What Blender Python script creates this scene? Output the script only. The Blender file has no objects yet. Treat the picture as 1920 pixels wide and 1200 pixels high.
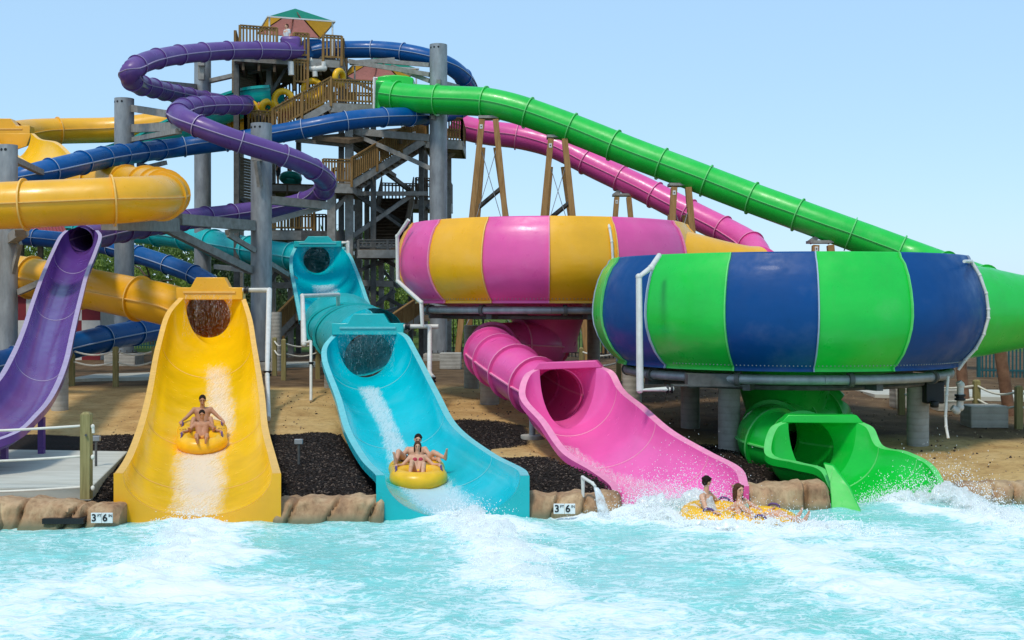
import bpy, bmesh, math, random
import numpy as np
from mathutils import Vector as V, Matrix, noise as MN, Euler
random.seed(7); rng = np.random.default_rng(7)
PI = math.pi
C = bpy.context.scene.collection
F, CZ, HV = 2300.0, 3.64, 570.0
def P(u, v, d): return V(((u-960)/F*d, d, CZ+(HV-v)/F*d))
def U(p): return (960+F*p.x/p.y, HV-(p.z-CZ)*F/p.y)
def sstep(t): t = max(0., min(1., t)); return t*t*(3-2*t)

# ---------------------------------------------------------------- materials
MATS = {}
def nodes(name):
    m = bpy.data.materials.new(name); m.use_nodes = True
    nt = m.node_tree; b = nt.nodes['Principled BSDF']; MATS[name] = m
    return m, nt, b, nt.nodes, nt.links
def noise_node(nt, scale, detail=4, rough=.55, co='Object', stretch=None, dist=0):
    tc = nt.nodes.new('ShaderNodeTexCoord'); n = nt.nodes.new('ShaderNodeTexNoise')
    n.inputs['Scale'].default_value = scale; n.inputs['Detail'].default_value = detail
    n.inputs['Roughness'].default_value = rough; n.inputs['Distortion'].default_value = dist
    if stretch:
        mp = nt.nodes.new('ShaderNodeMapping'); mp.inputs['Scale'].default_value = stretch
        nt.links.new(tc.outputs[co], mp.inputs['Vector']); nt.links.new(mp.outputs[0], n.inputs['Vector'])
    else: nt.links.new(tc.outputs[co], n.inputs['Vector'])
    return n
def ramp(nt, src, stops):
    r = nt.nodes.new('ShaderNodeValToRGB'); e = r.color_ramp.elements
    while len(e) < len(stops): e.new(.5)
    for el, (p, c) in zip(e, stops):
        el.position = p; el.color = (c[0], c[1], c[2], 1) if hasattr(c, '__len__') else (c, c, c, 1)
    nt.links.new(src, r.inputs[0]); return r
def bump(nt, src, strength, dist=.02):
    b = nt.nodes.new('ShaderNodeBump'); b.inputs['Strength'].default_value = strength; b.inputs['Distance'].default_value = dist
    nt.links.new(src, b.inputs['Height']); return b
def mul(c, k): return tuple(min(1, x*k) for x in c)
def lerp3(a, b, t): return tuple(x+(y-x)*t for x, y in zip(a, b))
def gelcoat(name, col, rough=.34, wear=.14, pale=(.8, .75, .7), coat=.1):
    """glossy fibreglass: slight fading, water stains running down, faint ripples"""
    m, nt, b, N, L = nodes(name)
    n1 = noise_node(nt, .7, 5, .6); n2 = noise_node(nt, 5, 6, .65, stretch=(1, 1, .22))
    r1 = ramp(nt, n1.outputs[0], [(.3, mul(col, .86)), (.55, col), (.8, lerp3(col, pale, .07))])
    r2 = ramp(nt, n2.outputs[0], [(.56, 0), (.8, wear)])
    mx = N.new('ShaderNodeMix'); mx.data_type = 'RGBA'
    L.new(r2.outputs[0], mx.inputs[0]); L.new(r1.outputs[0], mx.inputs[6]); mx.inputs[7].default_value = (*lerp3(mul(col, .55), (.25, .2, .14), .3), 1)
    L.new(mx.outputs[2], b.inputs['Base Color'])
    n3 = noise_node(nt, 3.5, 3, .5)
    rr = ramp(nt, n3.outputs[0], [(.3, rough*.75), (.75, rough*1.5)]); L.new(rr.outputs[0], b.inputs['Roughness'])
    n4 = noise_node(nt, 2.2, 2, .4, stretch=(1, 1, 2.5)); bp = bump(nt, n4.outputs[0], .18, .03); L.new(bp.outputs[0], b.inputs['Normal'])
    b.inputs['Coat Weight'].default_value = coat; b.inputs['Coat Roughness'].default_value = .12
    return m
def rough_mat(name, stops, scale, detail=6, rough=.85, bs=.4, bd=.03, stretch=None, spec=.3, metal=0, nr=.6):
    m, nt, b, N, L = nodes(name)
    n = noise_node(nt, scale, detail, nr, stretch=stretch)
    r = ramp(nt, n.outputs[0], stops); L.new(r.outputs[0], b.inputs['Base Color'])
    b.inputs['Roughness'].default_value = rough; b.inputs['Metallic'].default_value = metal
    b.inputs['Specular IOR Level'].default_value = spec
    if bs:
        n2 = noise_node(nt, scale*2.3, 5, .6, stretch=stretch); bp = bump(nt, n2.outputs[0], bs, bd); L.new(bp.outputs[0], b.inputs['Normal'])
    return m
def flat(name, col, rough=.6, spec=.4, metal=0):
    m, nt, b, N, L = nodes(name)
    n = noise_node(nt, 6, 4); r = ramp(nt, n.outputs[0], [(.3, mul(col, .88)), (.7, mul(col, 1.06))]); L.new(r.outputs[0], b.inputs['Base Color'])
    b.inputs['Roughness'].default_value = rough; b.inputs['Specular IOR Level'].default_value = spec; b.inputs['Metallic'].default_value = metal
    return m
COL = dict(yellow=(.87, .42, .006), pink=(.78, .085, .33), green=(.006, .53, .045), blue=(.0, .085, .29), teal=(.0, .44, .45), purple=(.125, .055, .235), aqua=(.0, .36, .30))
WET = dict(COL, yellow=(.93, .55, .004), purple=(.13, .05, .255), teal=(.0, .54, .62), pink=(.87, .125, .42))
EDGE = dict(yellow=(.86, .50, .12), pink=(.84, .27, .44), green=(.12, .62, .15), blue=(.34, .40, .52), teal=(.16, .56, .58), purple=(.42, .34, .48), aqua=(.1, .5, .45))
for k, c in COL.items(): gelcoat(k, c); flat(k+'_edge', EDGE[k], .45); gelcoat(k+'_wet', WET[k], .2, .05, coat=.06); MATS[k+'_wet'].node_tree.nodes['Principled BSDF'].inputs['Specular IOR Level'].default_value = .28 if k == 'purple' else .38
gelcoat('navy', (.0, .058, .215), .42, .06, coat=.0)
for k, s_ in (('navy', .22), ('blue', .3), ('purple', .35)): MATS[k].node_tree.nodes['Principled BSDF'].inputs['Specular IOR Level'].default_value = s_; MATS[k].node_tree.nodes['Principled BSDF'].inputs['Coat Weight'].default_value = .03; 
rough_mat('steel', [(.3, (.22, .23, .235)), (.55, (.32, .33, .335)), (.75, (.42, .43, .43))], 3.5, 7, .5, .12, .01, stretch=(1, 1, .35), metal=.35, spec=.5)
rough_mat('steel_dark', [(.3, (.07, .068, .062)), (.75, (.16, .155, .145))], 4, 6, .6, .1, metal=.3)
rough_mat('steel_beam', [(.3, (.21, .195, .17)), (.75, (.37, .35, .315))], 4, 6, .6, .1, metal=.2)
rough_mat('rail_wood', [(.25, (.12, .06, .018)), (.5, (.235, .13, .04)), (.8, (.36, .22, .085))], 3, 6, .8, .3, .01, stretch=(4, 4, .4))
rough_mat('timber', [(.25, (.20, .10, .032)), (.5, (.31, .165, .055)), (.8, (.40, .235, .09))], 2.5, 7, .75, .25, .01, stretch=(5, 5, .35))
rough_mat('grey_wood', [(.25, (.11, .08, .05)), (.5, (.19, .145, .095)), (.8, (.29, .235, .165))], 3, 6, .85, .3, .01, stretch=(.6, .6, 5))
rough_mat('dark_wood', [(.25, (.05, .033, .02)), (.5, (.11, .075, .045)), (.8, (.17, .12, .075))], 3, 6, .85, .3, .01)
rough_mat('post_wood', [(.25, (.15, .12, .04)), (.5, (.26, .215, .085)), (.8, (.36, .30, .13))], 4, 7, .8, .3, .01, stretch=(6, 6, .4))
def mk_concrete():
    m, nt, b, N, L = nodes('concrete')
    n = noise_node(nt, 2.4, 8, .65); r = ramp(nt, n.outputs[0], [(.25, (.27, .245, .20)), (.5, (.40, .37, .315)), (.8, (.50, .47, .41))])
    tc = N.new('ShaderNodeTexCoord'); w = N.new('ShaderNodeTexWave'); w.bands_direction = 'Z'; w.inputs['Scale'].default_value = 2.1
    w.inputs['Distortion'].default_value = 1.2; w.inputs['Detail'].default_value = 2; L.new(tc.outputs['Object'], w.inputs['Vector'])
    mx = N.new('ShaderNodeMix'); mx.data_type = 'RGBA'; mx.blend_type = 'MULTIPLY'; mx.inputs[0].default_value = .25
    r2 = ramp(nt, w.outputs[0], [(0, (.55, .55, .55)), (.25, (1, 1, 1))])
    L.new(r.outputs[0], mx.inputs[6]); L.new(r2.outputs[0], mx.inputs[7]); L.new(mx.outputs[2], b.inputs['Base Color'])
    b.inputs['Roughness'].default_value = .9; b.inputs['Specular IOR Level'].default_value = .2
    bp = bump(nt, w.outputs[0], .25, .02); L.new(bp.outputs[0], b.inputs['Normal'])
mk_concrete()
rough_mat('slab', [(.25, (.40, .38, .31)), (.5, (.52, .50, .42)), (.8, (.60, .58, .50))], 1.6, 8, .9, .15, .01, stretch=(.5, 3, 1))
def mk_rock():
    m, nt, b, N, L = nodes('rock')
    n = noise_node(nt, 1.3, 8, .65); r = ramp(nt, n.outputs[0], [(.28, (.22, .115, .055)), (.45, (.42, .245, .125)), (.6, (.56, .385, .215)), (.78, (.66, .51, .32))])
    n2 = noise_node(nt, 9, 6, .7, stretch=(1, 1, .5)); r2 = ramp(nt, n2.outputs[0], [(.34, (.5, .44, .38)), (.48, (.85, .82, .78)), (.62, (1, 1, 1))])
    mx = N.new('ShaderNodeMix'); mx.data_type = 'RGBA'; mx.blend_type = 'MULTIPLY'; mx.inputs[0].default_value = .8
    L.new(r.outputs[0], mx.inputs[6]); L.new(r2.outputs[0], mx.inputs[7])
    g = N.new('ShaderNodeNewGeometry'); s = N.new('ShaderNodeSeparateXYZ'); L.new(g.outputs['Position'], s.inputs[0])
    r3 = ramp(nt, s.outputs[2], [(.03, 1), (.16, 0)])       # algae and wet stain along the waterline
    mx2 = N.new('ShaderNodeMix'); mx2.data_type = 'RGBA'; L.new(r3.outputs[0], mx2.inputs[0]); L.new(mx.outputs[2], mx2.inputs[6]); mx2.inputs[7].default_value = (.16, .15, .08, 1)
    L.new(mx2.outputs[2], b.inputs['Base Color']); b.inputs['Roughness'].default_value = .75
    bp = bump(nt, n2.outputs[0], .6, .03); L.new(bp.outputs[0], b.inputs['Normal'])
mk_rock()
flat('pvc', (.66, .64, .58), .4); flat('black', (.012, .012, .013), .5); flat('white', (.8, .8, .77), .5); flat('ink', (.012, .012, .012), .7)
flat('rope', (.72, .68, .58), .9); flat('handle', (.10, .05, .18), .6); flat('raft', (.87, .47, .012), .32); flat('orange', (.75, .2, .03), .6)
flat('roof_red', (.30, .035, .03), .55); flat('check_red', (.20, .014, .02), .7); flat('check_white', (.62, .58, .52), .7)
flat('cloth_green', (.02, .33, .22), .9); flat('cloth_yellow', (.80, .42, .05), .9); flat('cloth_pink', (.78, .30, .24), .9); flat('cloth_red', (.45, .05, .04), .9)
flat('fence_teal', (.012, .09, .10), .55); flat('fence_dark', (.025, .026, .022), .6)
flat('skin', (.64, .345, .21), .5); flat('skin_tan', (.50, .235, .125), .5); flat('hair_dark', (.020, .012, .008), .85, .15); flat('hair_brown', (.085, .036, .018), .85, .15)
flat('lip', (.35, .06, .05), .5); flat('teeth', (.75, .72, .66), .4); flat('eye', (.02, .015, .012), .3)
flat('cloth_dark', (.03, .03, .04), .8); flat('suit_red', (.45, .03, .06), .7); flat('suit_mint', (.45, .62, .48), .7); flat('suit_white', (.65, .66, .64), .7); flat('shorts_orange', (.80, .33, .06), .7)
for k in ('cloth_green', 'cloth_yellow', 'cloth_pink', 'cloth_red'):
    nt = MATS[k].node_tree; b = nt.nodes['Principled BSDF']; t = nt.nodes.new('ShaderNodeBsdfTranslucent'); a = nt.nodes.new('ShaderNodeMixShader'); a.inputs[0].default_value = .45
    nt.links.new(b.inputs['Base Color'].links[0].from_socket, t.inputs[0]); nt.links.new(b.outputs[0], a.inputs[1]); nt.links.new(t.outputs[0], a.inputs[2]); nt.links.new(a.outputs[0], nt.nodes['Material Output'].inputs[0])
def leafmat(name, a, b_, c):
    m, nt, b, N, L = nodes(name)
    n = noise_node(nt, .5, 4); n2 = noise_node(nt, 7, 2)
    ad = N.new('ShaderNodeMath'); ad.operation = 'ADD'; L.new(n.outputs[0], ad.inputs[0]); L.new(n2.outputs[0], ad.inputs[1])
    ml = N.new('ShaderNodeMath'); ml.operation = 'MULTIPLY'; ml.inputs[1].default_value = .5; L.new(ad.outputs[0], ml.inputs[0])
    r = ramp(nt, ml.outputs[0], [(.38, a), (.5, b_), (.62, c)]); L.new(r.outputs[0], b.inputs['Base Color']); b.inputs['Roughness'].default_value = .65
    t = N.new('ShaderNodeBsdfTranslucent'); L.new(r.outputs[0], t.inputs[0]); mxs = N.new('ShaderNodeMixShader'); mxs.inputs[0].default_value = .3
    L.new(b.outputs[0], mxs.inputs[1]); L.new(t.outputs[0], mxs.inputs[2]); L.new(mxs.outputs[0], N['Material Output'].inputs[0])
leafmat('leaf', (.035, .075, .012), (.085, .15, .025), (.17, .25, .05)); leafmat('leaf_dark', (.015, .035, .01), (.035, .07, .018), (.08, .125, .03)); leafmat('leaf_lime', (.09, .15, .015), (.18, .27, .035), (.30, .38, .07))
rough_mat('bark', [(.3, (.05, .035, .022)), (.7, (.14, .10, .065))], 5, 6, .9, .5)
def mk_foam(name, lo, hi, scale, alpha=1.0, stretch=None, tint=(.96, .98, .97), gain=1.0):
    """aerated water: white where the noise plus the 'fade' attribute is high, clear elsewhere; light passes through it"""
    m, nt, b, N, L = nodes(name)
    at = N.new('ShaderNodeAttribute'); at.attribute_name = 'fade'
    n = noise_node(nt, scale, 10, .7, stretch=stretch, dist=.9)
    g = N.new('ShaderNodeMath'); g.operation = 'MULTIPLY_ADD'; L.new(n.outputs[0], g.inputs[0]); g.inputs[1].default_value = gain; g.inputs[2].default_value = .5-.5*gain
    ad = N.new('ShaderNodeMath'); ad.operation = 'ADD'; L.new(g.outputs[0], ad.inputs[0]); L.new(at.outputs['Fac'], ad.inputs[1])
    r = ramp(nt, ad.outputs[0], [(0, 0), (1, alpha)]); mr = N.new('ShaderNodeMapRange'); mr.inputs[1].default_value = lo; mr.inputs[2].default_value = hi; L.new(ad.outputs[0], mr.inputs[0]); L.new(mr.outputs[0], r.inputs[0])
    df = N.new('ShaderNodeBsdfDiffuse'); df.inputs[0].default_value = (*tint, 1); tl = N.new('ShaderNodeBsdfTranslucent'); tl.inputs[0].default_value = (*tint, 1); gl = N.new('ShaderNodeBsdfGlossy'); gl.inputs[1].default_value = .25
    n2 = noise_node(nt, scale*1.6, 6, .65); bp = bump(nt, n2.outputs[0], .3, .03); L.new(bp.outputs[0], df.inputs['Normal']); L.new(bp.outputs[0], gl.inputs['Normal'])
    m1 = N.new('ShaderNodeMixShader'); m1.inputs[0].default_value = .5; L.new(df.outputs[0], m1.inputs[1]); L.new(tl.outputs[0], m1.inputs[2])
    m2 = N.new('ShaderNodeMixShader'); m2.inputs[0].default_value = .06; L.new(m1.outputs[0], m2.inputs[1]); L.new(gl.outputs[0], m2.inputs[2])
    tr = N.new('ShaderNodeBsdfTransparent'); mx = N.new('ShaderNodeMixShader')
    L.new(r.outputs[0], mx.inputs[0]); L.new(tr.outputs[0], mx.inputs[1]); L.new(m2.outputs[0], mx.inputs[2]); L.new(mx.outputs[0], N['Material Output'].inputs[0])
mk_foam('foam', .82, 1.18, 4, gain=1.5)
mk_foam('stream', .55, 1.25, 4.5, .92, stretch=(3.2, .55, 1.5), gain=1.9)
mk_foam('curtain', 1.02, 1.5, 7, .75, stretch=(7, 7, .2), gain=2.4)
flat('droplet', (.93, .95, .95), .2)

# ---------------------------------------------------------------- mesh builder
class MB:
    def __init__(s): s.v = []; s.f = []; s.m = []
    def add(s, vs, fs, m=0):
        o = len(s.v); s.v += [tuple(v) for v in vs]; s.f += [tuple(i+o for i in f) for f in fs]; s.m += [m]*len(fs); return s
    def box(s, c, d, rot=None, m=0):
        c = V(c); R = rot if rot else Matrix.Identity(3); x, y, z = d[0]/2, d[1]/2, d[2]/2
        vs = [c+R @ V((a, b, e)) for a in (-x, x) for b in (-y, y) for e in (-z, z)]
        return s.add(vs, [(0, 1, 3, 2), (4, 6, 7, 5), (0, 4, 5, 1), (2, 3, 7, 6), (0, 2, 6, 4), (1, 5, 7, 3)], m)
    def beam(s, p, q, w, h=None, m=0, up=V((0, 0, 1))):
        p, q = V(p), V(q); h = h or w; t = (q-p).normalized()
        sd = t.cross(up); sd = sd.normalized() if sd.length > 1e-3 else V((1, 0, 0)); uu = sd.cross(t)
        vs = [c+sd*a*w/2+uu*b*h/2 for c in (p, q) for a, b in ((-1, -1), (1, -1), (1, 1), (-1, 1))]
        return s.add(vs, [(3, 2, 1, 0), (4, 5, 6, 7), (0, 1, 5, 4), (1, 2, 6, 5), (2, 3, 7, 6), (3, 0, 4, 7)], m)
    def cyl(s, p, q, r, r2=None, n=14, m=0, caps=True):
        p, q = V(p), V(q); r2 = r if r2 is None else r2; t = (q-p).normalized()
        a = t.orthogonal().normalized(); b = t.cross(a)
        vs = [c+(a*math.cos(2*PI*i/n)+b*math.sin(2*PI*i/n))*k for c, k in ((p, r), (q, r2)) for i in range(n)]
        fs = [(i, (i+1) % n, n+(i+1) % n, n+i) for i in range(n)]
        if caps: fs += [tuple(range(n-1, -1, -1)), tuple(range(n, 2*n))]
        return s.add(vs, fs, m)
    def pipe(s, pts, r, n=10, m=0):
        pts = [V(p) for p in pts]; k = len(pts); vs = []; a = None
        for i, p in enumerate(pts):
            t = (pts[min(i+1, k-1)]-pts[max(i-1, 0)]).normalized()
            a = t.orthogonal().normalized() if a is None else (a-t*a.dot(t)).normalized(); b = t.cross(a)
            rr = r[i] if hasattr(r, '__len__') else r
            if 0 < i < k-1:
                c = (pts[i+1]-p).normalized().dot((p-pts[i-1]).normalized()); rr = rr/max(.6, math.sqrt((1+c)/2)) if not hasattr(r, '__len__') else rr
            vs += [p+(a*math.cos(2*PI*j/n)+b*math.sin(2*PI*j/n))*rr for j in range(n)]
        fs = [(i*n+j, i*n+(j+1) % n, (i+1)*n+(j+1) % n, (i+1)*n+j) for i in range(k-1) for j in range(n)]
        fs += [tuple(range(n-1, -1, -1)), tuple(range((k-1)*n, k*n))]
        return s.add(vs, fs, m)
    def ball(s, c, r, n=10, m=0, R=None):
        c = V(c); r = (r, r, r) if not hasattr(r, '__len__') else r; R = R or Matrix.Identity(3); k = n//2+1
        vs = [c+R @ V((r[0]*math.sin(PI*i/k)*math.cos(2*PI*j/n), r[1]*math.sin(PI*i/k)*math.sin(2*PI*j/n), r[2]*math.cos(PI*i/k))) for i in range(1, k) for j in range(n)]
        fs = [(i*n+j, i*n+(j+1) % n, (i+1)*n+(j+1) % n, (i+1)*n+j) for i in range(k-2) for j in range(n)]
        a, b = len(vs), len(vs)+1; vs += [c+R @ V((0, 0, r[2])), c-R @ V((0, 0, r[2]))]
        fs += [(a, (j+1) % n, j) for j in range(n)]+[((k-2)*n+j, (k-2)*n+(j+1) % n, b) for j in range(n)]
        return s.add(vs, fs, m)
    def cap(s, p, q, r0, r1, n=10, m=0):
        s.cyl(p, q, r0, r1, n, m); s.ball(p, r0, n, m); s.ball(q, r1, n, m); return s
    def grid(s, rows, m=0, closed=False):
        k = len(rows[0]); vs = [p for r in rows for p in r]; w = k if closed else k-1
        return s.add(vs, [(i*k+j, i*k+(j+1) % k, (i+1)*k+(j+1) % k, (i+1)*k+j) for i in range(len(rows)-1) for j in range(w)], m)
    def poly(s, pts, m=0): return s.add(pts, [tuple(range(len(pts)))], m)
    def prism(s, pts, off, m=0):
        n = len(pts); off = V(off); q = [V(p)+off for p in pts]
        return s.add([V(p) for p in pts]+q, [tuple(range(n-1, -1, -1)), tuple(range(n, 2*n))]+[(i, (i+1) % n, n+(i+1) % n, n+i) for i in range(n)], m)
    def mesh(s, name):
        me = bpy.data.meshes.new(name); me.from_pydata(s.v, [], s.f); me.update(); return me
    def build(s, name, mats, parent=None, smooth=True, ang=40, fix=True, bevel=0):
        me = s.mesh(name); mats = [mats] if isinstance(mats, str) else mats
        for k in mats: me.materials.append(MATS[k])
        me.polygons.foreach_set('material_index', s.m)
        if fix:
            bm = bmesh.new(); bm.from_mesh(me); bmesh.ops.recalc_face_normals(bm, faces=bm.faces); bm.to_mesh(me); bm.free()
        if smooth:
            me.polygons.foreach_set('use_smooth', [True]*len(me.polygons)); me.set_sharp_from_angle(angle=math.radians(ang))
        o = bpy.data.objects.new(name, me); C.objects.link(o)
        if bevel:
            b = o.modifiers.new('bevel', 'BEVEL'); b.width = bevel; b.segments = 2; b.limit_method = 'ANGLE'
        if parent:
            o.parent = parent
            b0 = BASE.get(parent.name)
            if b0 is not None: o.matrix_parent_inverse = Matrix.Translation(-b0)
        return o
BASE = {}
def tag(o, label=None, cat=None, group=None, kind=None):
    if label: o['label'] = label
    if cat: o['category'] = cat
    if group: o['group'] = group
    if kind: o['kind'] = kind
    return o
def thing(name, label, cat, loc=(0, 0, 0), group=None):
    """Empty at the base; its parts are built in world coordinates"""
    o = bpy.data.objects.new(name, None); C.objects.link(o); o.location = loc; o.empty_display_size = .3
    BASE[o.name] = V(loc); return tag(o, label, cat, group)
def kids(o): return [c for c in bpy.data.objects if c.parent == o]
def dup(root, loc, label, group=None, rz=None):
    r = root.copy(); C.objects.link(r); r.location = loc
    if rz is not None: r.rotation_euler = (0, 0, rz)
    r['label'] = label
    if group: r['group'] = group
    for ch in kids(root):
        c = ch.copy(); C.objects.link(c); c.parent = r
        for g in kids(ch):
            d = g.copy(); C.objects.link(d); d.parent = c
    return r
def remesh(mb, name, mat, parent, voxel, smooth=3):
    me = mb.mesh(name); o = bpy.data.objects.new(name+'_tmp', me); C.objects.link(o)
    m = o.modifiers.new('r', 'REMESH'); m.mode = 'VOXEL'; m.voxel_size = voxel
    if smooth: s = o.modifiers.new('s', 'SMOOTH'); s.iterations = smooth; s.factor = .5
    dg = bpy.context.evaluated_depsgraph_get(); e = o.evaluated_get(dg); nm = bpy.data.meshes.new_from_object(e)
    bpy.data.objects.remove(o); bpy.data.meshes.remove(me); nm.name = name
    nm.materials.clear(); nm.materials.append(MATS[mat]); nm.polygons.foreach_set('material_index', [0]*len(nm.polygons)); nm.polygons.foreach_set('use_smooth', [True]*len(nm.polygons))
    n = bpy.data.objects.new(name, nm); C.objects.link(n); n.parent = parent
    b0 = BASE.get(parent.name) if parent else None
    if b0 is not None: n.matrix_parent_inverse = Matrix.Translation(-b0)
    return n

# ---------------------------------------------------------------- curves
def catmull(pts, n=10):
    pts = [V(p) for p in pts]; out = []; k = len(pts)
    for i in range(k-1):
        p0 = pts[i-1] if i else pts[0]*2-pts[1]; p1, p2 = pts[i], pts[i+1]; p3 = pts[i+2] if i+2 < k else pts[-1]*2-pts[-2]
        # centripetal form avoids loops where control points bunch up
        t0 = 0; t1 = t0+max(1e-4, (p1-p0).length)**.5; t2 = t1+max(1e-4, (p2-p1).length)**.5; t3 = t2+max(1e-4, (p3-p2).length)**.5
        for j in range(n):
            t = t1+(t2-t1)*j/n
            a1 = p0*((t1-t)/(t1-t0))+p1*((t-t0)/(t1-t0)); a2 = p1*((t2-t)/(t2-t1))+p2*((t-t1)/(t2-t1)); a3 = p2*((t3-t)/(t3-t2))+p3*((t-t2)/(t3-t2))
            b1 = a1*((t2-t)/(t2-t0))+a2*((t-t0)/(t2-t0)); b2 = a2*((t3-t)/(t3-t1))+a3*((t-t1)/(t3-t1))
            out.append(b1*((t2-t)/(t2-t1))+b2*((t-t1)/(t2-t1)))
    out.append(pts[-1]); return out
def resample(path, step):
    L = [0]
    for a, b in zip(path, path[1:]): L.append(L[-1]+(b-a).length)
    n = max(2, int(round(L[-1]/step))); out = []; j = 0
    for i in range(n+1):
        s = L[-1]*i/n
        while j < len(path)-2 and L[j+1] < s: j += 1
        out.append(path[j].lerp(path[j+1], (s-L[j])/max(1e-6, L[j+1]-L[j])))
    return out
def frames(path):
    out = []; k = len(path); last = None
    for i, p in enumerate(path):
        t = (path[min(i+1, k-1)]-path[max(i-1, 0)]).normalized(); sd = t.cross(V((0, 0, 1)))
        if sd.length < .25 and last is not None: sd = last-t*last.dot(t)
        sd.normalize(); last = sd; out.append((p, t, sd, sd.cross(t)))
    return out
def tube(parent, ctrl, r, col, spacing, first=.2, seam=True, name='tube', step=.22, seg=30):
    path = resample(catmull(ctrl, 14), step); fr = frames(path)
    for i in range(3):       # ease out kinks
        path = [path[0]]+[path[j-1]*.25+path[j]*.5+path[j+1]*.25 for j in range(1, len(path)-1)]+[path[-1]]
    fr = frames(path)
    for q in path:
        if q.z-r < 1.0: FOOT.append((q.x, q.y, r*.75, q.z-r))
    mb = MB(); rows = [[p+sd*math.cos(2*PI*j/seg)*r+up*math.sin(2*PI*j/seg)*r for j in range(seg)] for p, t, sd, up in fr]
    mb.grid(rows, 0, True); t_ = mb.build(name, col, parent, ang=70, fix=False)
    if seam:
        mb = MB()
        for sg in (-1, 1):
            rows = [[p+sd*sg*(r-.005)+up*.022, p+sd*sg*(r+.045)+up*.015, p+sd*sg*(r+.045)-up*.015, p+sd*sg*(r-.005)-up*.022] for p, t, sd, up in fr]
            mb.grid(rows, 0, True)
        mb.build('seam_rib', col+'_edge', t_ if False else parent, ang=30)
    s = 0; nxt = first
    for i in range(1, len(fr)):
        s += (fr[i][0]-fr[i-1][0]).length
        if s >= nxt:
            nxt += spacing; p, t, sd, up = fr[i]; w = .024 if r > .5 else .018; h = .085 if r > .5 else .055
            mb = MB(); prof = [(r-.01, -w), (r+h, -w), (r+h, w), (r-.01, w)]
            for k in range(3):
                rows = [[p+t*z+(sd*math.cos(2*PI*j/seg)+up*math.sin(2*PI*j/seg))*q for j in range(seg)] for q, z in (prof[k], prof[k+1])]
                mb.grid(rows, 1 if k == 1 else 0, True)
            mb.build('flange', [col, col+'_edge'], parent, ang=30)
    return path
def interp(stations, n):
    """stations of (L, R, h, (lip)) -> smooth list"""
    Ls = catmull([s[0] for s in stations], n); Rs = catmull([s[1] for s in stations], n); hs = catmull([V((s[2], 0, 0)) for s in stations], n)
    return [(a, b, c.x) for a, b, c in zip(Ls, Rs, hs)]
def prof_pts(L, R, h, n=26, p=.95, grow=0):
    lat = (R-L).normalized(); c = (L+R)/2; hw = (R-L).length/2+grow; sl = (R.z-L.z)/2
    out = []
    for i in range(n+1):
        t = PI*i/n; x = -math.cos(t); f = max(0, math.sin(t))**p
        out.append(c+lat*x*hw-V((0, 0, h+grow))*f)
    return out
def flume(parent, stations, col, name='flume', n=8, p=.95, lip=.15, plate=None, th=.06, lipmat=True, joints=()):
    st = interp(stations, n); mb = MB(); rows = []
    for L, R, h in st:
        z_ = (L.z+R.z)/2-h
        if z_ < 1.3: FOOT.append(((L.x+R.x)/2, (L.y+R.y)/2, abs(R.x-L.x)/2, z_))
    NI = 26
    for L, R, h in st:
        lat = (R-L).normalized(); z = V((0, 0, 1))
        inner = prof_pts(L, R, h, NI, p); outer = prof_pts(L, R, h, NI, p, th)[::-1]
        row = inner+[R+lat*lip, R+lat*lip-z*.14, R+lat*(lip-.03)-z*.14, R+lat*(lip-.03)-z*.03]+outer+[L-lat*(lip-.03)-z*.03, L-lat*(lip-.03)-z*.14, L-lat*lip-z*.14, L-lat*lip]
        outer_fix = row
        rows.append(row)
    k = len(rows[0])
    o = 0
    vs = [q for r in rows for q in r]; fs = []; ms = []
    for i in range(len(rows)-1):
        for j in range(k):
            fs.append((i*k+j, i*k+(j+1) % k, (i+1)*k+(j+1) % k, (i+1)*k+j)); ms.append(0 if j < NI else (1 if (j in (NI, k-1)) else 0))
    mb.v = [tuple(q) for q in vs]; mb.f = fs; mb.m = ms
    f_ = mb.build(name, [col+'_wet', col+'_edge' if lipmat else col+'_wet'], parent, ang=35)
    for t in joints:        # bolted joints between the moulded sections
        i = min(len(st)-2, int(t*(len(st)-1))); L, R, h = st[i]; d_ = (st[i+1][0]+st[i+1][1]-L-R).normalized(); a = prof_pts(L, R, h, NI, p); jb = MB(); jb.grid([[q+V((0, 0, .006))-d_*.018 for q in a], [q+V((0, 0, .012))-d_*.006 for q in a], [q+V((0, 0, .012))+d_*.006 for q in a], [q+V((0, 0, .006))+d_*.018 for q in a]]); jb.build('section_joint', col+'_edge', f_)
    if plate is not None:
        L, R, h = st[-1]; fwd = (st[-1][0]+st[-1][1]-st[-2][0]-st[-2][1]); fwd.z = 0; fwd.normalize(); lat = (R-L).normalized()
        top = [L-lat*lip]+prof_pts(L, R, h, NI, p)+[R+lat*lip]
        pb = MB(); a = [q+fwd*.012 for q in top]; b = [V((q.x, q.y, plate))+fwd*.012 for q in top]
        a2 = [q-fwd*.10 for q in a]; b2 = [q-fwd*.10 for q in b]
        pb.grid([a2, a, b, b2]); pb.build('end_plate', col, parent, ang=35)
    return st
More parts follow.
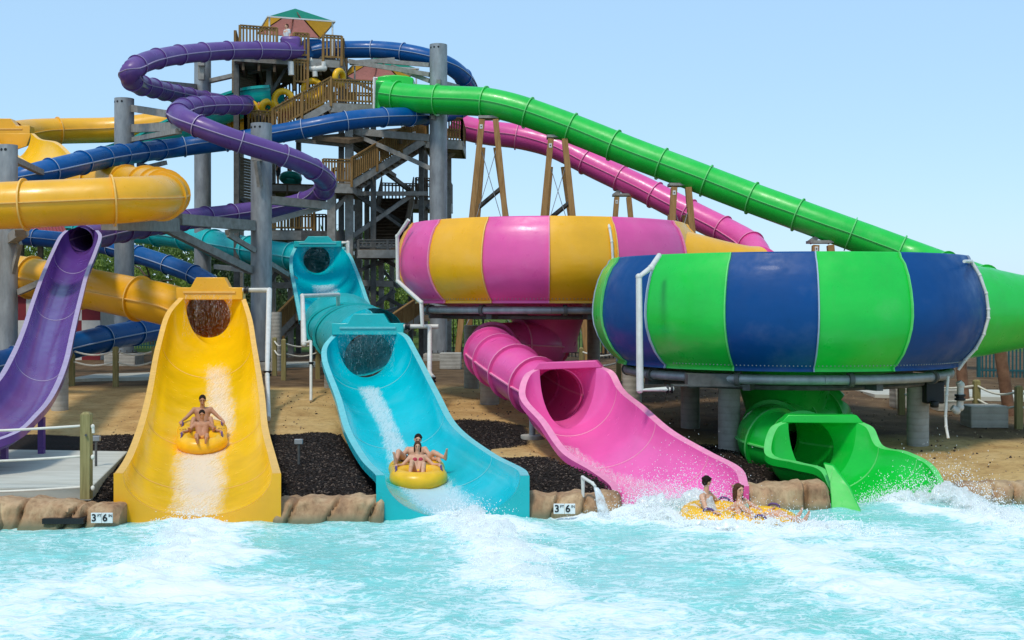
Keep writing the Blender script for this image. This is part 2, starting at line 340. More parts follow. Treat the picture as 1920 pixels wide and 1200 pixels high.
# ---------------------------------------------------------------- ground, pool, water
def edge_y(x):
    pts = [(-40, 19.6), (-6.9, 20.1), (-4, 20.45), (0, 20.9), (5.6, 21.9), (9, 22.4), (14, 22.9), (60, 24)]
    for (a, b), (c, d) in zip(pts, pts[1:]):
        if a <= x <= c: return b+(d-b)*(x-a)/(c-a)
    return 22
FOOT = []
def gz(x, y):
    e = edge_y(max(-39, min(59, x)))
    z = .26+.16*sstep((y-e)/3)+.48*sstep((y-e-4)/13)
    z += .05*MN.noise(V((x*.5, y*.5, 0)))+.02*MN.noise(V((x*2, y*2, 3)))
    z -= .30*math.exp(-((x-5.3)/1.5)**2-((y-24.6)/1.9)**2)
    for (cx, cy, hw, fz) in FOOT:
        dx = max(0, abs(x-cx)-hw*.95); dy = max(0, abs(y-cy)-.25)
        if dx < .3 and dy < .3: z = min(z, fz-.22+3*max(dx, dy))
    if y > 75: z += 3.5*sstep((y-75)/90)+1.2*MN.noise(V((x*.02, y*.02, 5)))*sstep((y-75)/40)
    return z
def mulch_mask(x, y):
    """dark bark mulch beds along the pool; sand behind"""
    e = edge_y(max(-39, min(59, x))); n = .9*MN.noise(V((x*.45, y*.45, 1)))+.35*MN.noise(V((x*1.7, y*1.7, 2)))
    w = 8.8 if x < -3 else (8.0 if x < -.6 else (5.0 if x < 3 else (6.5 if x < 7.4 else .9)))
    d = w+n*.9-(y-e)
    blob = 1.6-math.hypot((x+1.15)/1.0, (y-29.0)/1.6)+n*.4
    return max(d, blob)
def build_ground():
    xs = [-400, -200, -100, -70, -50]+[-40+.5*i for i in range(56)]+[-12+.17*i for i in range(154)]+[14.5+.5*i for i in range(51)]+[50, 70, 100, 200, 400]
    rows = []; t = 0; ys = [0, .15, .3, .6]+[.6+.17*i for i in range(1, 60)]+[10.9+.4*i for i in range(21)]+[19.3+.9*i for i in range(61)]+[80, 90, 105, 125, 150, 190, 250, 350, 600]
    for yy in ys:
        row = []
        for x in xs:
            e = edge_y(max(-39, min(59, x)))+.25; y = e+yy
            z = gz(x, y) if yy > 0 else -1.0
            if yy > 0:
                for (cx, cy, r) in ((-12.5, 24, 0),): pass
            row.append(V((x, y, z)))
        rows.append(row)
    mb = MB(); mb.grid(rows); o = mb.build('ground', 'ground', ang=80); tag(o, kind='structure')
    me = o.data; at = me.attributes.new('mulch', 'FLOAT', 'POINT')
    at.data.foreach_set('value', [max(-1, min(1, mulch_mask(v.co.x, v.co.y))) for v in me.vertices])
    at = me.attributes.new('soil', 'FLOAT', 'POINT')
    at.data.foreach_set('value', [sstep((v.co.y-33-(4 if v.co.x < 2 else -5)+5*MN.noise(V((v.co.x*.15, v.co.y*.15, 9))))/6) for v in me.vertices])
    at = me.attributes.new('green', 'FLOAT', 'POINT')
    at.data.foreach_set('value', [sstep((v.co.y-66)/8) for v in me.vertices])
def mk_ground():
    m, nt, b, N, L = nodes('ground')
    n = noise_node(nt, 1.1, 8, .65); n2 = noise_node(nt, 14, 6, .7, stretch=(.5, 1.6, 1)); n3 = noise_node(nt, 30, 4, .7)
    sand = ramp(nt, n.outputs[0], [(.25, (.38, .215, .08)), (.5, (.60, .385, .155)), (.78, (.72, .51, .25))])
    spk = ramp(nt, n2.outputs[0], [(.36, (.45, .4, .35)), (.5, (1, 1, 1))])
    mx = N.new('ShaderNodeMix'); mx.data_type = 'RGBA'; mx.blend_type = 'MULTIPLY'; mx.inputs[0].default_value = .75
    L.new(sand.outputs[0], mx.inputs[6]); L.new(spk.outputs[0], mx.inputs[7])
    soil = ramp(nt, n.outputs[0], [(.25, (.06, .037, .02)), (.5, (.13, .08, .042)), (.8, (.26, .165, .085))])
    grs = ramp(nt, n3.outputs[0], [(.3, (.04, .075, .015)), (.7, (.13, .18, .04))])
    mul_ = ramp(nt, n3.outputs[0], [(.35, (.009, .007, .006)), (.55, (.024, .018, .015)), (.78, (.075, .055, .045))])
    def att(nm):
        a = N.new('ShaderNodeAttribute'); a.attribute_name = nm; return a
    last = mx.outputs[2]
    for nm, src, lo, hi in (('soil', soil, .3, .9), ('green', grs, .4, .7), ('mulch', mul_, .0, .1)):
        a = att(nm); ad = N.new('ShaderNodeMath'); ad.operation = 'MULTIPLY_ADD'; L.new(n3.outputs[0], ad.inputs[0]); ad.inputs[1].default_value = .5
        sb = N.new('ShaderNodeMath'); sb.operation = 'SUBTRACT'; L.new(a.outputs['Fac'], sb.inputs[0]); sb.inputs[1].default_value = .25
        L.new(sb.outputs[0], ad.inputs[2]); r = ramp(nt, ad.outputs[0], [(lo, 0), (hi, 1)])
        k = N.new('ShaderNodeMix'); k.data_type = 'RGBA'; L.new(r.outputs[0], k.inputs[0]); L.new(last, k.inputs[6]); L.new(src.outputs[0], k.inputs[7]); last = k.outputs[2]
    L.new(last, b.inputs['Base Color']); b.inputs['Roughness'].default_value = .95; b.inputs['Specular IOR Level'].default_value = .15
    bp = bump(nt, n2.outputs[0], .6, .05); bp2 = bump(nt, n3.outputs[0], .5, .04); L.new(bp.outputs[0], bp2.inputs['Normal']); L.new(bp2.outputs[0], b.inputs['Normal'])
mk_ground()
def build_mulch():
    mb = MB(); n = 0
    while n < 26000:
        u = random.uniform(-9.5, 9.5); v = random.uniform(0, 10.5); x = u; y = edge_y(x)+.35+v
        if mulch_mask(x, y) < .02: continue
        if random.random() < (v/16): continue
        if any(abs(x-c[0]) < c[2]*.97 and abs(y-c[1]) < .4 for c in FOOT): continue
        z = gz(x, y)+.006; s = random.uniform(.012, .034); R = Euler((random.uniform(-.6, .6), random.uniform(-.6, .6), random.uniform(0, PI))).to_matrix()
        mb.box((x, y, z), (s*1.7, s*.7, s*.35), R, random.choice((0, 0, 0, 0, 0, 1, 1, 2))); n += 1
    o = mb.build('bark_mulch', ['mulch_a', 'mulch_b', 'mulch_c'], smooth=False, fix=False); tag(o, 'dark brown bark mulch chips spread along the pool edge', 'mulch', kind='stuff')
def build_pebbles():
    mb = MB()
    for _ in range(2600):
        x = random.uniform(-10, 17); y = edge_y(x)+random.uniform(1.5, 18)
        if mulch_mask(x, y) > -.1 or any(abs(x-c[0]) < c[2]+.1 and abs(y-c[1]) < .4 for c in FOOT): continue
        s = random.uniform(.012, .05)*random.uniform(.5, 1); R = Euler((random.uniform(0, 3), random.uniform(0, 3), random.uniform(0, PI))).to_matrix(); mb.add([V((x, y, gz(x, y)+s*.2))+R @ (v*s*random.uniform(.7, 1.2)) for v in OCT0], OF0, random.choice((0, 0, 1)))
    o = mb.build('pebbles', ['pebble', 'mulch_b'], smooth=False, fix=False); tag(o, 'small clods and pebbles strewn over the sand', 'pebbles', kind='stuff')
OCT0 = [V(p) for p in ((1, 0, 0), (-1, 0, 0), (0, 1, 0), (0, -1, 0), (0, 0, .7), (0, 0, -.7))]; OF0 = [(0, 2, 4), (2, 1, 4), (1, 3, 4), (3, 0, 4), (2, 0, 5), (1, 2, 5), (3, 1, 5), (0, 3, 5)]
flat('pebble', (.30, .21, .12), .9); flat('mulch_a', (.016, .011, .009), .95, .2); flat('mulch_b', (.05, .034, .026), .95, .2); flat('mulch_c', (.15, .11, .085), .95, .2)

FOAM_SRC = []     # (x0,y0,x1,y1,width,strength) wakes of foam on the pool
def wpt(u, v):
    d = CZ*F/(v-HV); return ((u-960)/F*d, d)
for a, b, w, s in [((345, 985), (300, 1120), .75, 1.0), ((370, 985), (400, 1060), .6, .8), ((300, 1060), (60, 1130), 1.1, .5), ((60, 1130), (-150, 1190), 1.2, .5), ((330, 1080), (520, 1180), 1.0, .45),
                   ((860, 965), (960, 1040), .75, 1.0), ((930, 1020), (1010, 1130), .8, .7), ((1000, 1130), (1010, 1230), .8, .5), ((1130, 968), (1440, 995), .62, 1.1), ((1440, 985), (1560, 990), .5, 1.0), ((1400, 1010), (1650, 1110), .9, .8), ((1650, 1110), (1800, 1160), 1.2, .55),
                   ((1650, 945), (1800, 965), .5, 1.1), ((1800, 960), (1930, 1000), .6, 1.0), ((1640, 1000), (1900, 1070), .7, .45), ((1000, 1160), (1500, 1190), 1.2, .4), ((300, 1160), (800, 1190), 1.2, .3), ((1560, 1010), (1920, 1035), .6, .4)]:
    FOAM_SRC.append((*wpt(*a), *wpt(*b), w, s))
def build_water():
    nx, ny = 330, 300
    xs = np.concatenate([np.linspace(-60, -12, 12)[:-1], np.linspace(-12, 14, nx), np.linspace(14, 60, 12)[1:]]); ts = np.linspace(0, 1, ny)
    X = np.zeros((ny+8, len(xs))); Y = X.copy()
    for j, x in enumerate(xs):
        e = edge_y(max(-39, min(59, x)))+.45
        col = np.concatenate([np.linspace(-40, 8, 9)[:-1], 8+(e-8)*ts]); X[:, j] = x; Y[:, j] = col
    def vn(ax, ay, seed):          # value noise
        g = np.random.default_rng(seed).random((256, 256)); ix = np.floor(ax).astype(int); iy = np.floor(ay).astype(int); fx = ax-ix; fy = ay-iy
        fx = fx*fx*(3-2*fx); fy = fy*fy*(3-2*fy); G = lambda a, b: g[a % 256, b % 256]
        return (G(ix, iy)*(1-fx)+G(ix+1, iy)*fx)*(1-fy)+(G(ix, iy+1)*(1-fx)+G(ix+1, iy+1)*fx)*fy-.5
    fo = np.zeros_like(X)
    wx = X+1.1*vn(X*.9, Y*.9, 50)+.4*vn(X*3, Y*3, 51); wy = Y+1.1*vn(X*.9+9, Y*.9, 52)+.4*vn(X*3, Y*3, 53)
    for x0, y0, x1, y1, w, s in FOAM_SRC:
        dx, dy = x1-x0, y1-y0; t = np.clip(((wx-x0)*dx+(wy-y0)*dy)/(dx*dx+dy*dy), 0, 1)
        dd = np.hypot(wx-x0-t*dx, wy-y0-t*dy); fo = np.maximum(fo, s*np.exp(-(dd/w)**2))
    Z = .055*vn(X*.9, Y*1.1, 1)+.05*vn(X*2.1+Y*.5, Y*2.4, 2)+.03*vn(X*4.5, Y*5.3-X, 3)+.016*vn(X*10, Y*11, 4)
    Z = Z*(.7+.9*fo)+.10*fo*(vn(X*3, Y*3, 6)+.5)+.06*fo*vn(X*8, Y*8, 7)
    Z[:9, :] *= .5
    vs = np.stack([X, Y, Z], -1).reshape(-1, 3); k = len(xs); fs = [(i*k+j, i*k+j+1, (i+1)*k+j+1, (i+1)*k+j) for i in range(X.shape[0]-1) for j in range(k-1)]
    me = bpy.data.meshes.new('water'); me.from_pydata(vs.tolist(), [], fs); me.update(); me.materials.append(MATS['water']); me.polygons.foreach_set('use_smooth', [True]*len(fs))
    at = me.attributes.new('foam', 'FLOAT', 'POINT'); at.data.foreach_set('value', fo.reshape(-1).astype(np.float32))
    o = bpy.data.objects.new('water', me); C.objects.link(o); tag(o, kind='structure')
def mk_water():
    m, nt, b, N, L = nodes('water')
    a = N.new('ShaderNodeAttribute'); a.attribute_name = 'foam'
    n = noise_node(nt, .7, 12, .68, stretch=(.9, 1.1, 1), dist=2.2); n2 = noise_node(nt, 3.4, 10, .72, stretch=(.8, 1.2, 1), dist=1.8); n3 = noise_node(nt, .18, 3, .5)
    na = noise_node(nt, 1.6, 8, .6, stretch=(.85, 1.2, 1), dist=2.5); nb = noise_node(nt, 4.6, 6, .6, stretch=(.8, 1.2, 1), dist=1.5)
    mt = lambda op, x, y: (lambda q: ([L.new(s, q.inputs[i]) if not isinstance(s, (int, float)) else setattr(q.inputs[i], 'default_value', s) for i, s in enumerate((x, y))], q)[1])(N.new('ShaderNodeMath'))
    def M_(op, x, y):
        q = N.new('ShaderNodeMath'); q.operation = op
        for i, s in enumerate((x, y)):
            if isinstance(s, (int, float)): q.inputs[i].default_value = s
            else: L.new(s, q.inputs[i])
        return q.outputs[0]
    s = M_('ADD', M_('MULTIPLY', n.outputs[0], .6), M_('MULTIPLY', n2.outputs[0], .4))
    s = M_('ADD', s, M_('MULTIPLY', a.outputs['Fac'], .43)); s = M_('ADD', s, M_('MULTIPLY', M_('SUBTRACT', n3.outputs[0], .5), .25))
    def vein(o, w): return M_('MAXIMUM', M_('SUBTRACT', 1.0, M_('MULTIPLY', M_('ABSOLUTE', M_('SUBTRACT', o, .5), 0), w)), 0)
    lace = M_('ADD', M_('MULTIPLY', M_('POWER', vein(na.outputs[0], 9), 1.6), .17), M_('MULTIPLY', M_('POWER', vein(nb.outputs[0], 9), 1.6), .10))
    s = M_('ADD', s, lace)
    fm = ramp(nt, s, [(.55, 0), (.65, .17), (.74, .52), (.82, .85), (.92, 1)])
    base = ramp(nt, n3.outputs[0], [(.3, (.20, .64, .59)), (.7, (.30, .74, .70))])
    mx = N.new('ShaderNodeMix'); mx.data_type = 'RGBA'; L.new(fm.outputs[0], mx.inputs[0]); L.new(base.outputs[0], mx.inputs[6]); mx.inputs[7].default_value = (.84, .90, .89, 1)
    L.new(mx.outputs[2], b.inputs['Base Color'])
    rr = ramp(nt, fm.outputs[0], [(0, .07), (.6, .5)]); L.new(rr.outputs[0], b.inputs['Roughness']); b.inputs['IOR'].default_value = 1.33
    n4 = noise_node(nt, 7, 6, .6, stretch=(.6, 1.5, 1), dist=.5); bp = bump(nt, n4.outputs[0], .6, .05); bp2 = bump(nt, n2.outputs[0], .4, .06); L.new(bp.outputs[0], bp2.inputs['Normal']); L.new(bp2.outputs[0], b.inputs['Normal'])
mk_water(); build_water()

# pool-side rock walls
def rock_wall(x0, x1, top0, top1, label, seed, yoff=0, cuts=None, pts=None, slot=None):
    """an artificial-rock ledge: one mesh, chiselled joints between its blocks"""
    n = int((x1-x0)/.028)+2; rows = []
    rnd = random.Random(seed); cuts = cuts or []; 
    prof = [(-.25, -.9), (-.22, -.3), (-.16, 0), (-.10, .25), (-.06, .5), (-.04, .7), (.0, .85), (.08, .95), (.2, 1.0), (.4, 1.0), (.6, .93), (.68, .5)]
    for i in range(n+1):
        x = x0+(x1-x0)*i/n; t = (x-x0)/(x1-x0); top = top0+(top1-top0)*t
        dd = 9
        row = []
        for k, (py, pz) in enumerate(prof):
            if py < .68 and py > -.25:
                pass
            z = pz*top if pz > 0 else pz
            cut = 0
            for c, sl in cuts:
                q = abs(x-c-sl*max(z, 0)); cut = max(cut, 1-q/.06) if q < .06 else cut
                dd = min(dd, abs(x-c))
            bulge = .07*MN.noise(V((x*1.3, z*1.6, seed)))+.07*MN.noise(V((x*3.2, z*4, seed+7)))+.035*MN.noise(V((x*9, z*9, seed+3)))+.02*MN.noise(V((x*21, z*16, seed+5)))
            rz = .035*MN.noise(V((x*1.4, seed*3.1, 0)))+.05*MN.noise(V((x*4, seed, 1)))+.02*MN.noise(V((x*11, py*9, 1))) if pz > .4 else 0
            e = 1-min(1, min(x-x0, x1-x)/.10); rd = .07*e*e
            row.append(V((x, edge_y(x)+yoff+py-bulge+cut*.16+rd, z+rz-cut*.05*(pz > .6)-rd*.8*(pz > .6))))
        rows.append(row)
    mb = MB(); mb.grid(rows); mb.poly(rows[0][::-1]); mb.poly(rows[-1])
    r = thing('rock_wall', label, 'rock wall', (x0, edge_y(x0)+yoff, 0)); mb.build('ledge', 'rock', r, ang=60)
    return r
ux = lambda u, d: (u-960)/F*d
rock_wall(ux(512, 20.4), ux(720, 20.7), .37, .38, 'tan rock ledge along the waterline between the yellow and turquoise slide mouths', 3, cuts=[(ux(540, 20.5), .35), (ux(612, 20.5), .5), (ux(690, 20.6), .4)])
rock_wall(ux(980, 20.9), ux(1165, 21.3), .36, .36, 'tan rock ledge with a depth sign beside the turquoise slide mouth and white spout', 5, cuts=[(ux(1032, 21), .45), (ux(1092, 21), .2), (ux(1128, 21), -.1)])
rock_wall(ux(1380, 21.7), ux(1549, 22.0), .43, .47, 'tan rock ledge between the pink slide mouth and the green slide mouth', 8, cuts=[(ux(1505, 21.9), .05)], yoff=-.1)
rock_wall(ux(1795, 22.6), 30, .36, .4, 'brown rock ledge beyond the right side of the green slide', 11, cuts=[(ux(1812, 22.5)+.25*i*1.6, .3) for i in range(1, 9)])
w = rock_wall(-14, ux(228, 20.1), .62, .36, 'tall reddish brown rock ledge with a dark skimmer slot below the concrete slab', 14, cuts=[(ux(115, 19.9), .6), (ux(158, 20), .1), (ux(20, 19.7), .2)], yoff=-.12)
mb = MB(); a, b = P(80, 977, 19.83), P(158, 977, 19.84); mb.box((a+b)/2+V((0, .09, .0)), (b.x-a.x, .25, .085)); mb.build('skimmer_slot', 'black', w)
# side arm of the ledge that comes forward along the left edge of the pool
rows = []
for i in range(60):
    s = i/59; y = 20-12*s; x = -8.35-.5*math.sin(s*2.2)-.9*s; row = []
    for py, pz in [(-.25, -.9), (-.16, 0), (-.10, .25), (-.06, .5), (0, .85), (.12, 1), (.5, 1), (1.2, .95), (3, .9)]:
        bl = .12*MN.noise(V((y*1.1, pz*2, 77)))+.06*MN.noise(V((y*3, pz*4, 78)))
        row.append(V((x-py+bl, y, (pz if pz < 0 else pz*.45)+.04*MN.noise(V((y*2, py*2, 4))))))
    rows.append(row)
mb = MB(); mb.grid(rows); r = thing('rock_wall', 'reddish rock ledge running forward along the left side of the pool', 'rock wall', (-8.4, 14, 0)); mb.build('ledge', 'rock', r, ang=60)

def text_mesh(txt, size, name, mat, parent, loc, ext=.004, bold=0):
    cu = bpy.data.curves.new(name, 'FONT'); cu.body = txt; cu.size = size; cu.extrude = ext; cu.align_x = 'CENTER'; cu.align_y = 'CENTER'; cu.offset = bold
    o = bpy.data.objects.new(name+'_tmp', cu); C.objects.link(o); dg = bpy.context.evaluated_depsgraph_get(); me = bpy.data.meshes.new_from_object(o.evaluated_get(dg)); bpy.data.objects.remove(o); bpy.data.curves.remove(cu)
    me.transform(Matrix.Translation(loc) @ Matrix.Rotation(PI/2, 4, 'X')); me.name = name; me.materials.clear(); me.materials.append(MATS[mat])
    n = bpy.data.objects.new(name, me); C.objects.link(n); n.parent = parent; b0 = BASE.get(parent.name)
    if b0 is not None: n.matrix_parent_inverse = Matrix.Translation(-b0)
    return n
def depth_sign(u, v, d, label):
    c = P(u, v, d)+V((0, -.05, 0)); r = thing('depth_sign', label, 'depth sign', c, 'pool depth signs on the rock ledges')
    w = 41/F*d; h = 19/F*d
    for k, (s, num, un) in enumerate(((-1, '3', 'FT'), (1, '6', 'IN'))):
        mb = MB(); cc = c+V((s*w/4, 0, 0)); mb.box(cc, (w/2-.006, .025, h)); t = mb.build('tile', 'white', r, bevel=.004)
        text_mesh(num, h*1.0, 'number', 'ink', r, cc+V((-.035, -.016, -.002)), bold=.0035); text_mesh(un, h*.38, 'unit', 'ink', r, cc+V((.052, -.016, h*.22)), bold=.0)
depth_sign(193, 970, 19.85, 'white 3 FT 6 IN depth sign on the rock ledge left of the yellow slide')
depth_sign(1058, 953, 20.72, 'white 3 FT 6 IN depth sign on the rock ledge beside the turquoise slide')

# concrete slab at left and its rope post
mb = MB(); g = .5
top = [P(-260, 845, 26.5), P(30, 845, 26.3), P(240, 841, 26.0), P(172, 918, 20.95), P(-300, 915, 20.7)]
z0 = .52; top = [V((p.x, p.y, z0)) for p in top]; mb.prism([p-V((0, 0, .25)) for p in top], (0, 0, .25)); o = mb.build('concrete_slab', 'slab', bevel=.02); tag(o, 'pale concrete slab at the foot of the purple slide', 'slab')
r = thing('rope_post', 'weathered greenish timber post with three white ropes on the rock ledge', 'rope post', P(162, 935, 20.6))
def square_post(mb, p, w, h, m=0):
    p = V(p); mb.box(p+V((0, 0, (h-w*.25)/2)), (w, w, h-w*.25), None, m); t = p+V((0, 0, h-w*.25)); q = w/2
    mb.add([t+V((-q, -q, 0)), t+V((q, -q, 0)), t+V((q, q, 0)), t+V((-q, q, 0)), t+V((-q*.5, -q*.5, q*.5)), t+V((q*.5, -q*.5, q*.5)), t+V((q*.5, q*.5, q*.5)), t+V((-q*.5, q*.5, q*.5))], [(0, 1, 5, 4), (1, 2, 6, 5), (2, 3, 7, 6), (3, 0, 4, 7), (4, 5, 6, 7)], m)
b0 = P(162, 935, 20.6); mb = MB(); square_post(mb, b0, .165, 1.46); mb.build('post', 'post_wood', r, bevel=.008)
for v0, v1 in ((797, 798), (854, 855), (911, 913)):
    a = P(-300, v0+8, 20.7); b = P(158, v1, 20.6); pts = [a.lerp(b, t)-V((0, 0, .07*math.sin(PI*t))) for t in [i/16 for i in range(17)]]+[b+V((.10, -.02, 0)), b+V((.14, 0, -.03))]
    mb = MB(); mb.pipe(pts, .021, 8); mb.build('rope', 'rope', r)
mb = MB()
for v in (800, 857, 915): mb.ball(P(174, v, 20.55), (.035, .035, .045), 8)
mb.pipe([P(174, 800, 20.55), P(175, 812, 20.55)], .025, 8); mb.build('knot', 'rope', r)
mb = MB(); mb.cyl(P(161, 816, 20.51), P(161, 816, 20.47), .022, n=10); mb.build('bolt', 'steel_dark', r)
# ---------------------------------------------------------------- slides
def header(parent, u0, u1, vt, vb, d, col, thick=.4, step=.55, raise_=.45, yaw=0):
    a = P(u0, vb, d); b = P(u1, vb, d); w = b.x-a.x; H = (vb-vt)/F*d; n = V((math.sin(yaw), -math.cos(yaw), 0)); lat = V((math.cos(yaw), math.sin(yaw), 0))
    sh = H*(1-raise_); f = lambda x, z: a+lat*(x*w)+V((0, 0, z))
    pts = [f(0, 0), f(1, 0), f(1, sh), f(.88, sh), f(.80, sh), f(.72, H), f(.30, H), f(.22, sh), f(.12, sh), f(0, sh)]
    mb = MB(); mb.prism(pts, -n*thick); o = mb.build('header_box', col, parent, bevel=.02, ang=30)
    mb = MB(); mb.box(f(.5, sh*.62)+n*.012, (w*.78, .05, .05), Matrix.Rotation(yaw, 3, 'Z')); s = mb.build('spill_lip', col+'_edge', o); return f, w, sh
def mouth(parent, L, R, h, c, r, col, back, NI=26, p=.95, name='mouth_wall', top=None):
    """funnel between the round tube end and the first U section of the open run"""
    inner = prof_pts(L, R, h, NI, p); lat = (R-L).normalized()
    tp = [R.lerp(L, i/10)+V((0, 0, (top or 0)*math.sin(PI*i/10))) for i in range(1, 10)]
    outer = inner+tp; n = len(outer); up = V((0, 0, 1)); rows = []
    mid = (L+R)/2-V((0, 0, h/2)); fwd = lat.cross(up)
    # angle of each outer point round the opening
    hole = []
    for q in outer:
        e = q-mid; a = math.atan2(e.dot(up)/(h/2), e.dot(lat)/((R-L).length/2)); hole.append(c+lat*math.cos(a)*r+up*math.sin(a)*r)
    for t in (0, .25, .5, .75, 1):
        k = t*t*(3-2*t)
        rows.append([hh.lerp(q, t)+back*0 for hh, q in zip(hole, outer)])
    mb = MB(); mb.grid(rows, 0, True); return mb.build(name, col+'_wet', parent, ang=60)

# --- yellow raft slide
ye = thing('raft_slide', 'yellow raft slide with a wide open chute below a round tube, at left', 'water slide', P(370, 985, 20.4))
RY = .68
Y1 = [P(480, 232, 64), P(390, 226, 66), P(310, 232, 66.5), P(220, 243, 66.5), P(150, 245, 66), P(70, 247, 64.5), P(25, 252, 62.5)]
tube(ye, Y1, RY, 'yellow', 3.6, 1.0)
Y2 = [(P(-30, 252, 59.6), P(58, 250, 59.6), 1.3), (P(-8, 264, 57.5), P(72, 261, 58), 1.1), (P(26, 285, 55.5), P(102, 268, 56.2), .95), (P(58, 308, 53.5), P(128, 291, 54), .85), (P(88, 333, 52), P(150, 318, 52.2), .85)]
flume(ye, Y2, 'yellow', 'upper_chute')
header(ye, -75, 56, 222, 252, 60.2, 'yellow', .6)
mb = MB(); mb.prism([P(-30, 250, 60.0), P(58, 250, 60.0), P(50, 274, 60.0), P(12, 287, 60.0), P(-22, 274, 60.0)], (0, .08, 0)); mb.build('back_wall', 'yellow', ye, bevel=.02)
Y3 = [P(110, 338, 51.6), P(165, 340, 51.2), P(225, 343, 50), P(275, 347, 47.3), P(306, 356, 43.5), P(312, 366, 40), P(288, 371, 37.2), P(235, 375, 36), P(150, 379, 35.6), P(40, 384, 35.3), P(-80, 390, 35.5), P(-200, 405, 37), P(-250, 430, 40), P(-200, 465, 43), P(-100, 492, 43.5), P(0, 510, 43), P(80, 524, 42.3), P(150, 538, 41.5), P(230, 554, 40.5), P(295, 567, 39.9), P(345, 580, 39.6), P(380, 588, 38.7), P(390, 591, 37.7), P(390, 591, 37.2)]
tube(ye, Y3, RY, 'yellow', 2.5, 1.6)
SY = [(P(347, 556, 36.8), P(452, 560, 36.8), 1.42), (P(322, 585, 36.2), P(463, 596, 36.2), 1.25), (P(304, 640, 34.8), P(471, 645, 34.8), 1.0), (P(285, 740, 30), P(485, 740, 30), .78), (P(270, 800, 27), P(490, 800, 27), .74), (P(250, 855, 24), P(503, 855, 24), .62), (P(231, 887, 21.6), P(511, 888, 21.6), .68), (P(230, 888, 20.4), P(510, 888, 20.4), .72)]
st_y = flume(ye, SY, 'yellow', 'chute', plate=-.5, joints=(.3, .52, .74))
header(ye, 330, 455, 520, 562, 36.75, 'yellow')
mouth(ye, SY[0][0], SY[0][1], 1.42, P(390, 591, 37.2), RY, 'yellow', V((0, .4, 0)))

# --- turquoise raft slide
te = thing('raft_slide', 'turquoise raft slide dropping in two steps to the pool, white rapids in its chute', 'water slide', P(850, 975, 20.7))
RT = .62
TF = []
for u, v, d in [(507, 160, 60.4), (470, 163, 61), (430, 172, 62), (395, 186, 63), (355, 206, 64), (318, 222, 64.8), (285, 239, 65.4), (250, 258, 66)]:
    q = P(u, v, d); TF.append((q+V((.35, 1.75, 0)), q, 1.25))
flume(te, TF, 'aqua', 'upper_chute')
T1 = [P(235, 285, 66.8), P(150, 312, 66), P(50, 335, 66), P(-60, 365, 68), P(-120, 395, 71), P(-60, 418, 73), P(60, 425, 72), P(180, 430, 70), P(280, 437, 68), P(340, 444, 66), P(420, 459, 62.5), P(500, 474, 60.5), P(555, 482, 59.6), P(586, 486, 58.6), P(594, 487, 57.5), P(594, 487, 57)]
tube(te, T1, .64, 'teal', 3.0, 1.0)
ST1 = [(P(557, 463, 56.5), P(640, 463, 56.5), 1.35), (P(550, 480, 56), P(652, 478, 56), 1.25), (P(549, 500, 55), P(662, 500, 55), 1.0), (P(556, 540, 51.5), P(675, 535, 51.5), .8), (P(563, 575, 48.5), P(688, 572, 48.5), .75), (P(568, 600, 46.5), P(700, 592, 46.5), .72)]
flume(te, ST1, 'teal', 'middle_chute')
header(te, 551, 640, 443, 463, 56.4, 'teal', .5)
mouth(te, ST1[0][0], ST1[0][1], 1.35, P(594, 487, 57), .62, 'teal', V((0, .4, 0)))
# humped closed link between the two chutes
rows = []; HP = [((571, 598), (703, 594), 46.5, .95, .9), ((575, 606), (701, 600), 44.8, .92, .9), ((578, 616), (708, 606), 43, .75, .9), ((592, 630), (722, 612), 40.5, .85, .92), ((607, 645), (742, 622), 37.2, .95, .95), ((617, 655), (757, 628), 34.9, .95, .95)]
for (l, r_, d, up, dn) in HP:
    L, R = P(*l, d), P(*r_, d); c = (L+R)/2; lat = (R-L)/2
    rows.append([c+lat*math.cos(2*PI*i/32)+V((0, 0, (up if math.sin(2*PI*i/32) > 0 else dn)*math.sin(2*PI*i/32))) for i in range(32)])
sm = []
for j in range(32): sm.append(catmull([r[j] for r in rows], 5))
rows2 = [[sm[j][i] for j in range(32)] for i in range(len(sm[0]))]
mb = MB(); mb.grid(rows2, 0, True); mb.build('covered_link', 'teal', te, ang=60)
for i0 in (2, 3):
    mb = MB(); L, R = P(*HP[i0][0], HP[i0][2]), P(*HP[i0][1], HP[i0][2]); c = (L+R)/2; lat = (R-L)/2; k1, k2 = 1.01, 1.09
    ring = lambda k, dy: [c+V((0, dy, 0))+lat*math.cos(2*PI*i/40)*k+V((0, 0, (HP[i0][3] if math.sin(2*PI*i/40) > 0 else HP[i0][4])*math.sin(2*PI*i/40)*k)) for i in range(40)]
    mb.grid([ring(k1, -.05), ring(k2, -.05), ring(k2, .05), ring(k1, .05)], 0, True); mb.build('flange', 'teal', te, ang=40)
ST2 = [(P(632, 628, 34.8), P(742, 622, 34.8), 1.25), (P(617, 645, 34.4), P(757, 632, 34.2), 1.15), (P(613, 668, 33.4), P(772, 658, 33.4), 1.0), (P(640, 745, 30), P(813, 738, 30), .78), (P(658, 805, 27), P(846, 798, 27), .74), (P(690, 860, 24), P(915, 852, 23.8), .62), (P(716, 886, 22), P(968, 880, 21.8), .66), (P(722, 892, 20.75), P(976, 892, 20.75), .72)]
st_t = flume(te, ST2, 'teal', 'chute', plate=-.5, joints=(.3, .52, .74))
header(te, 622, 757, 588, 628, 34.7, 'teal')
mouth(te, ST2[0][0], ST2[0][1], 1.25, P(690, 668, 35.4), .68, 'teal', V((0, .4, 0)))

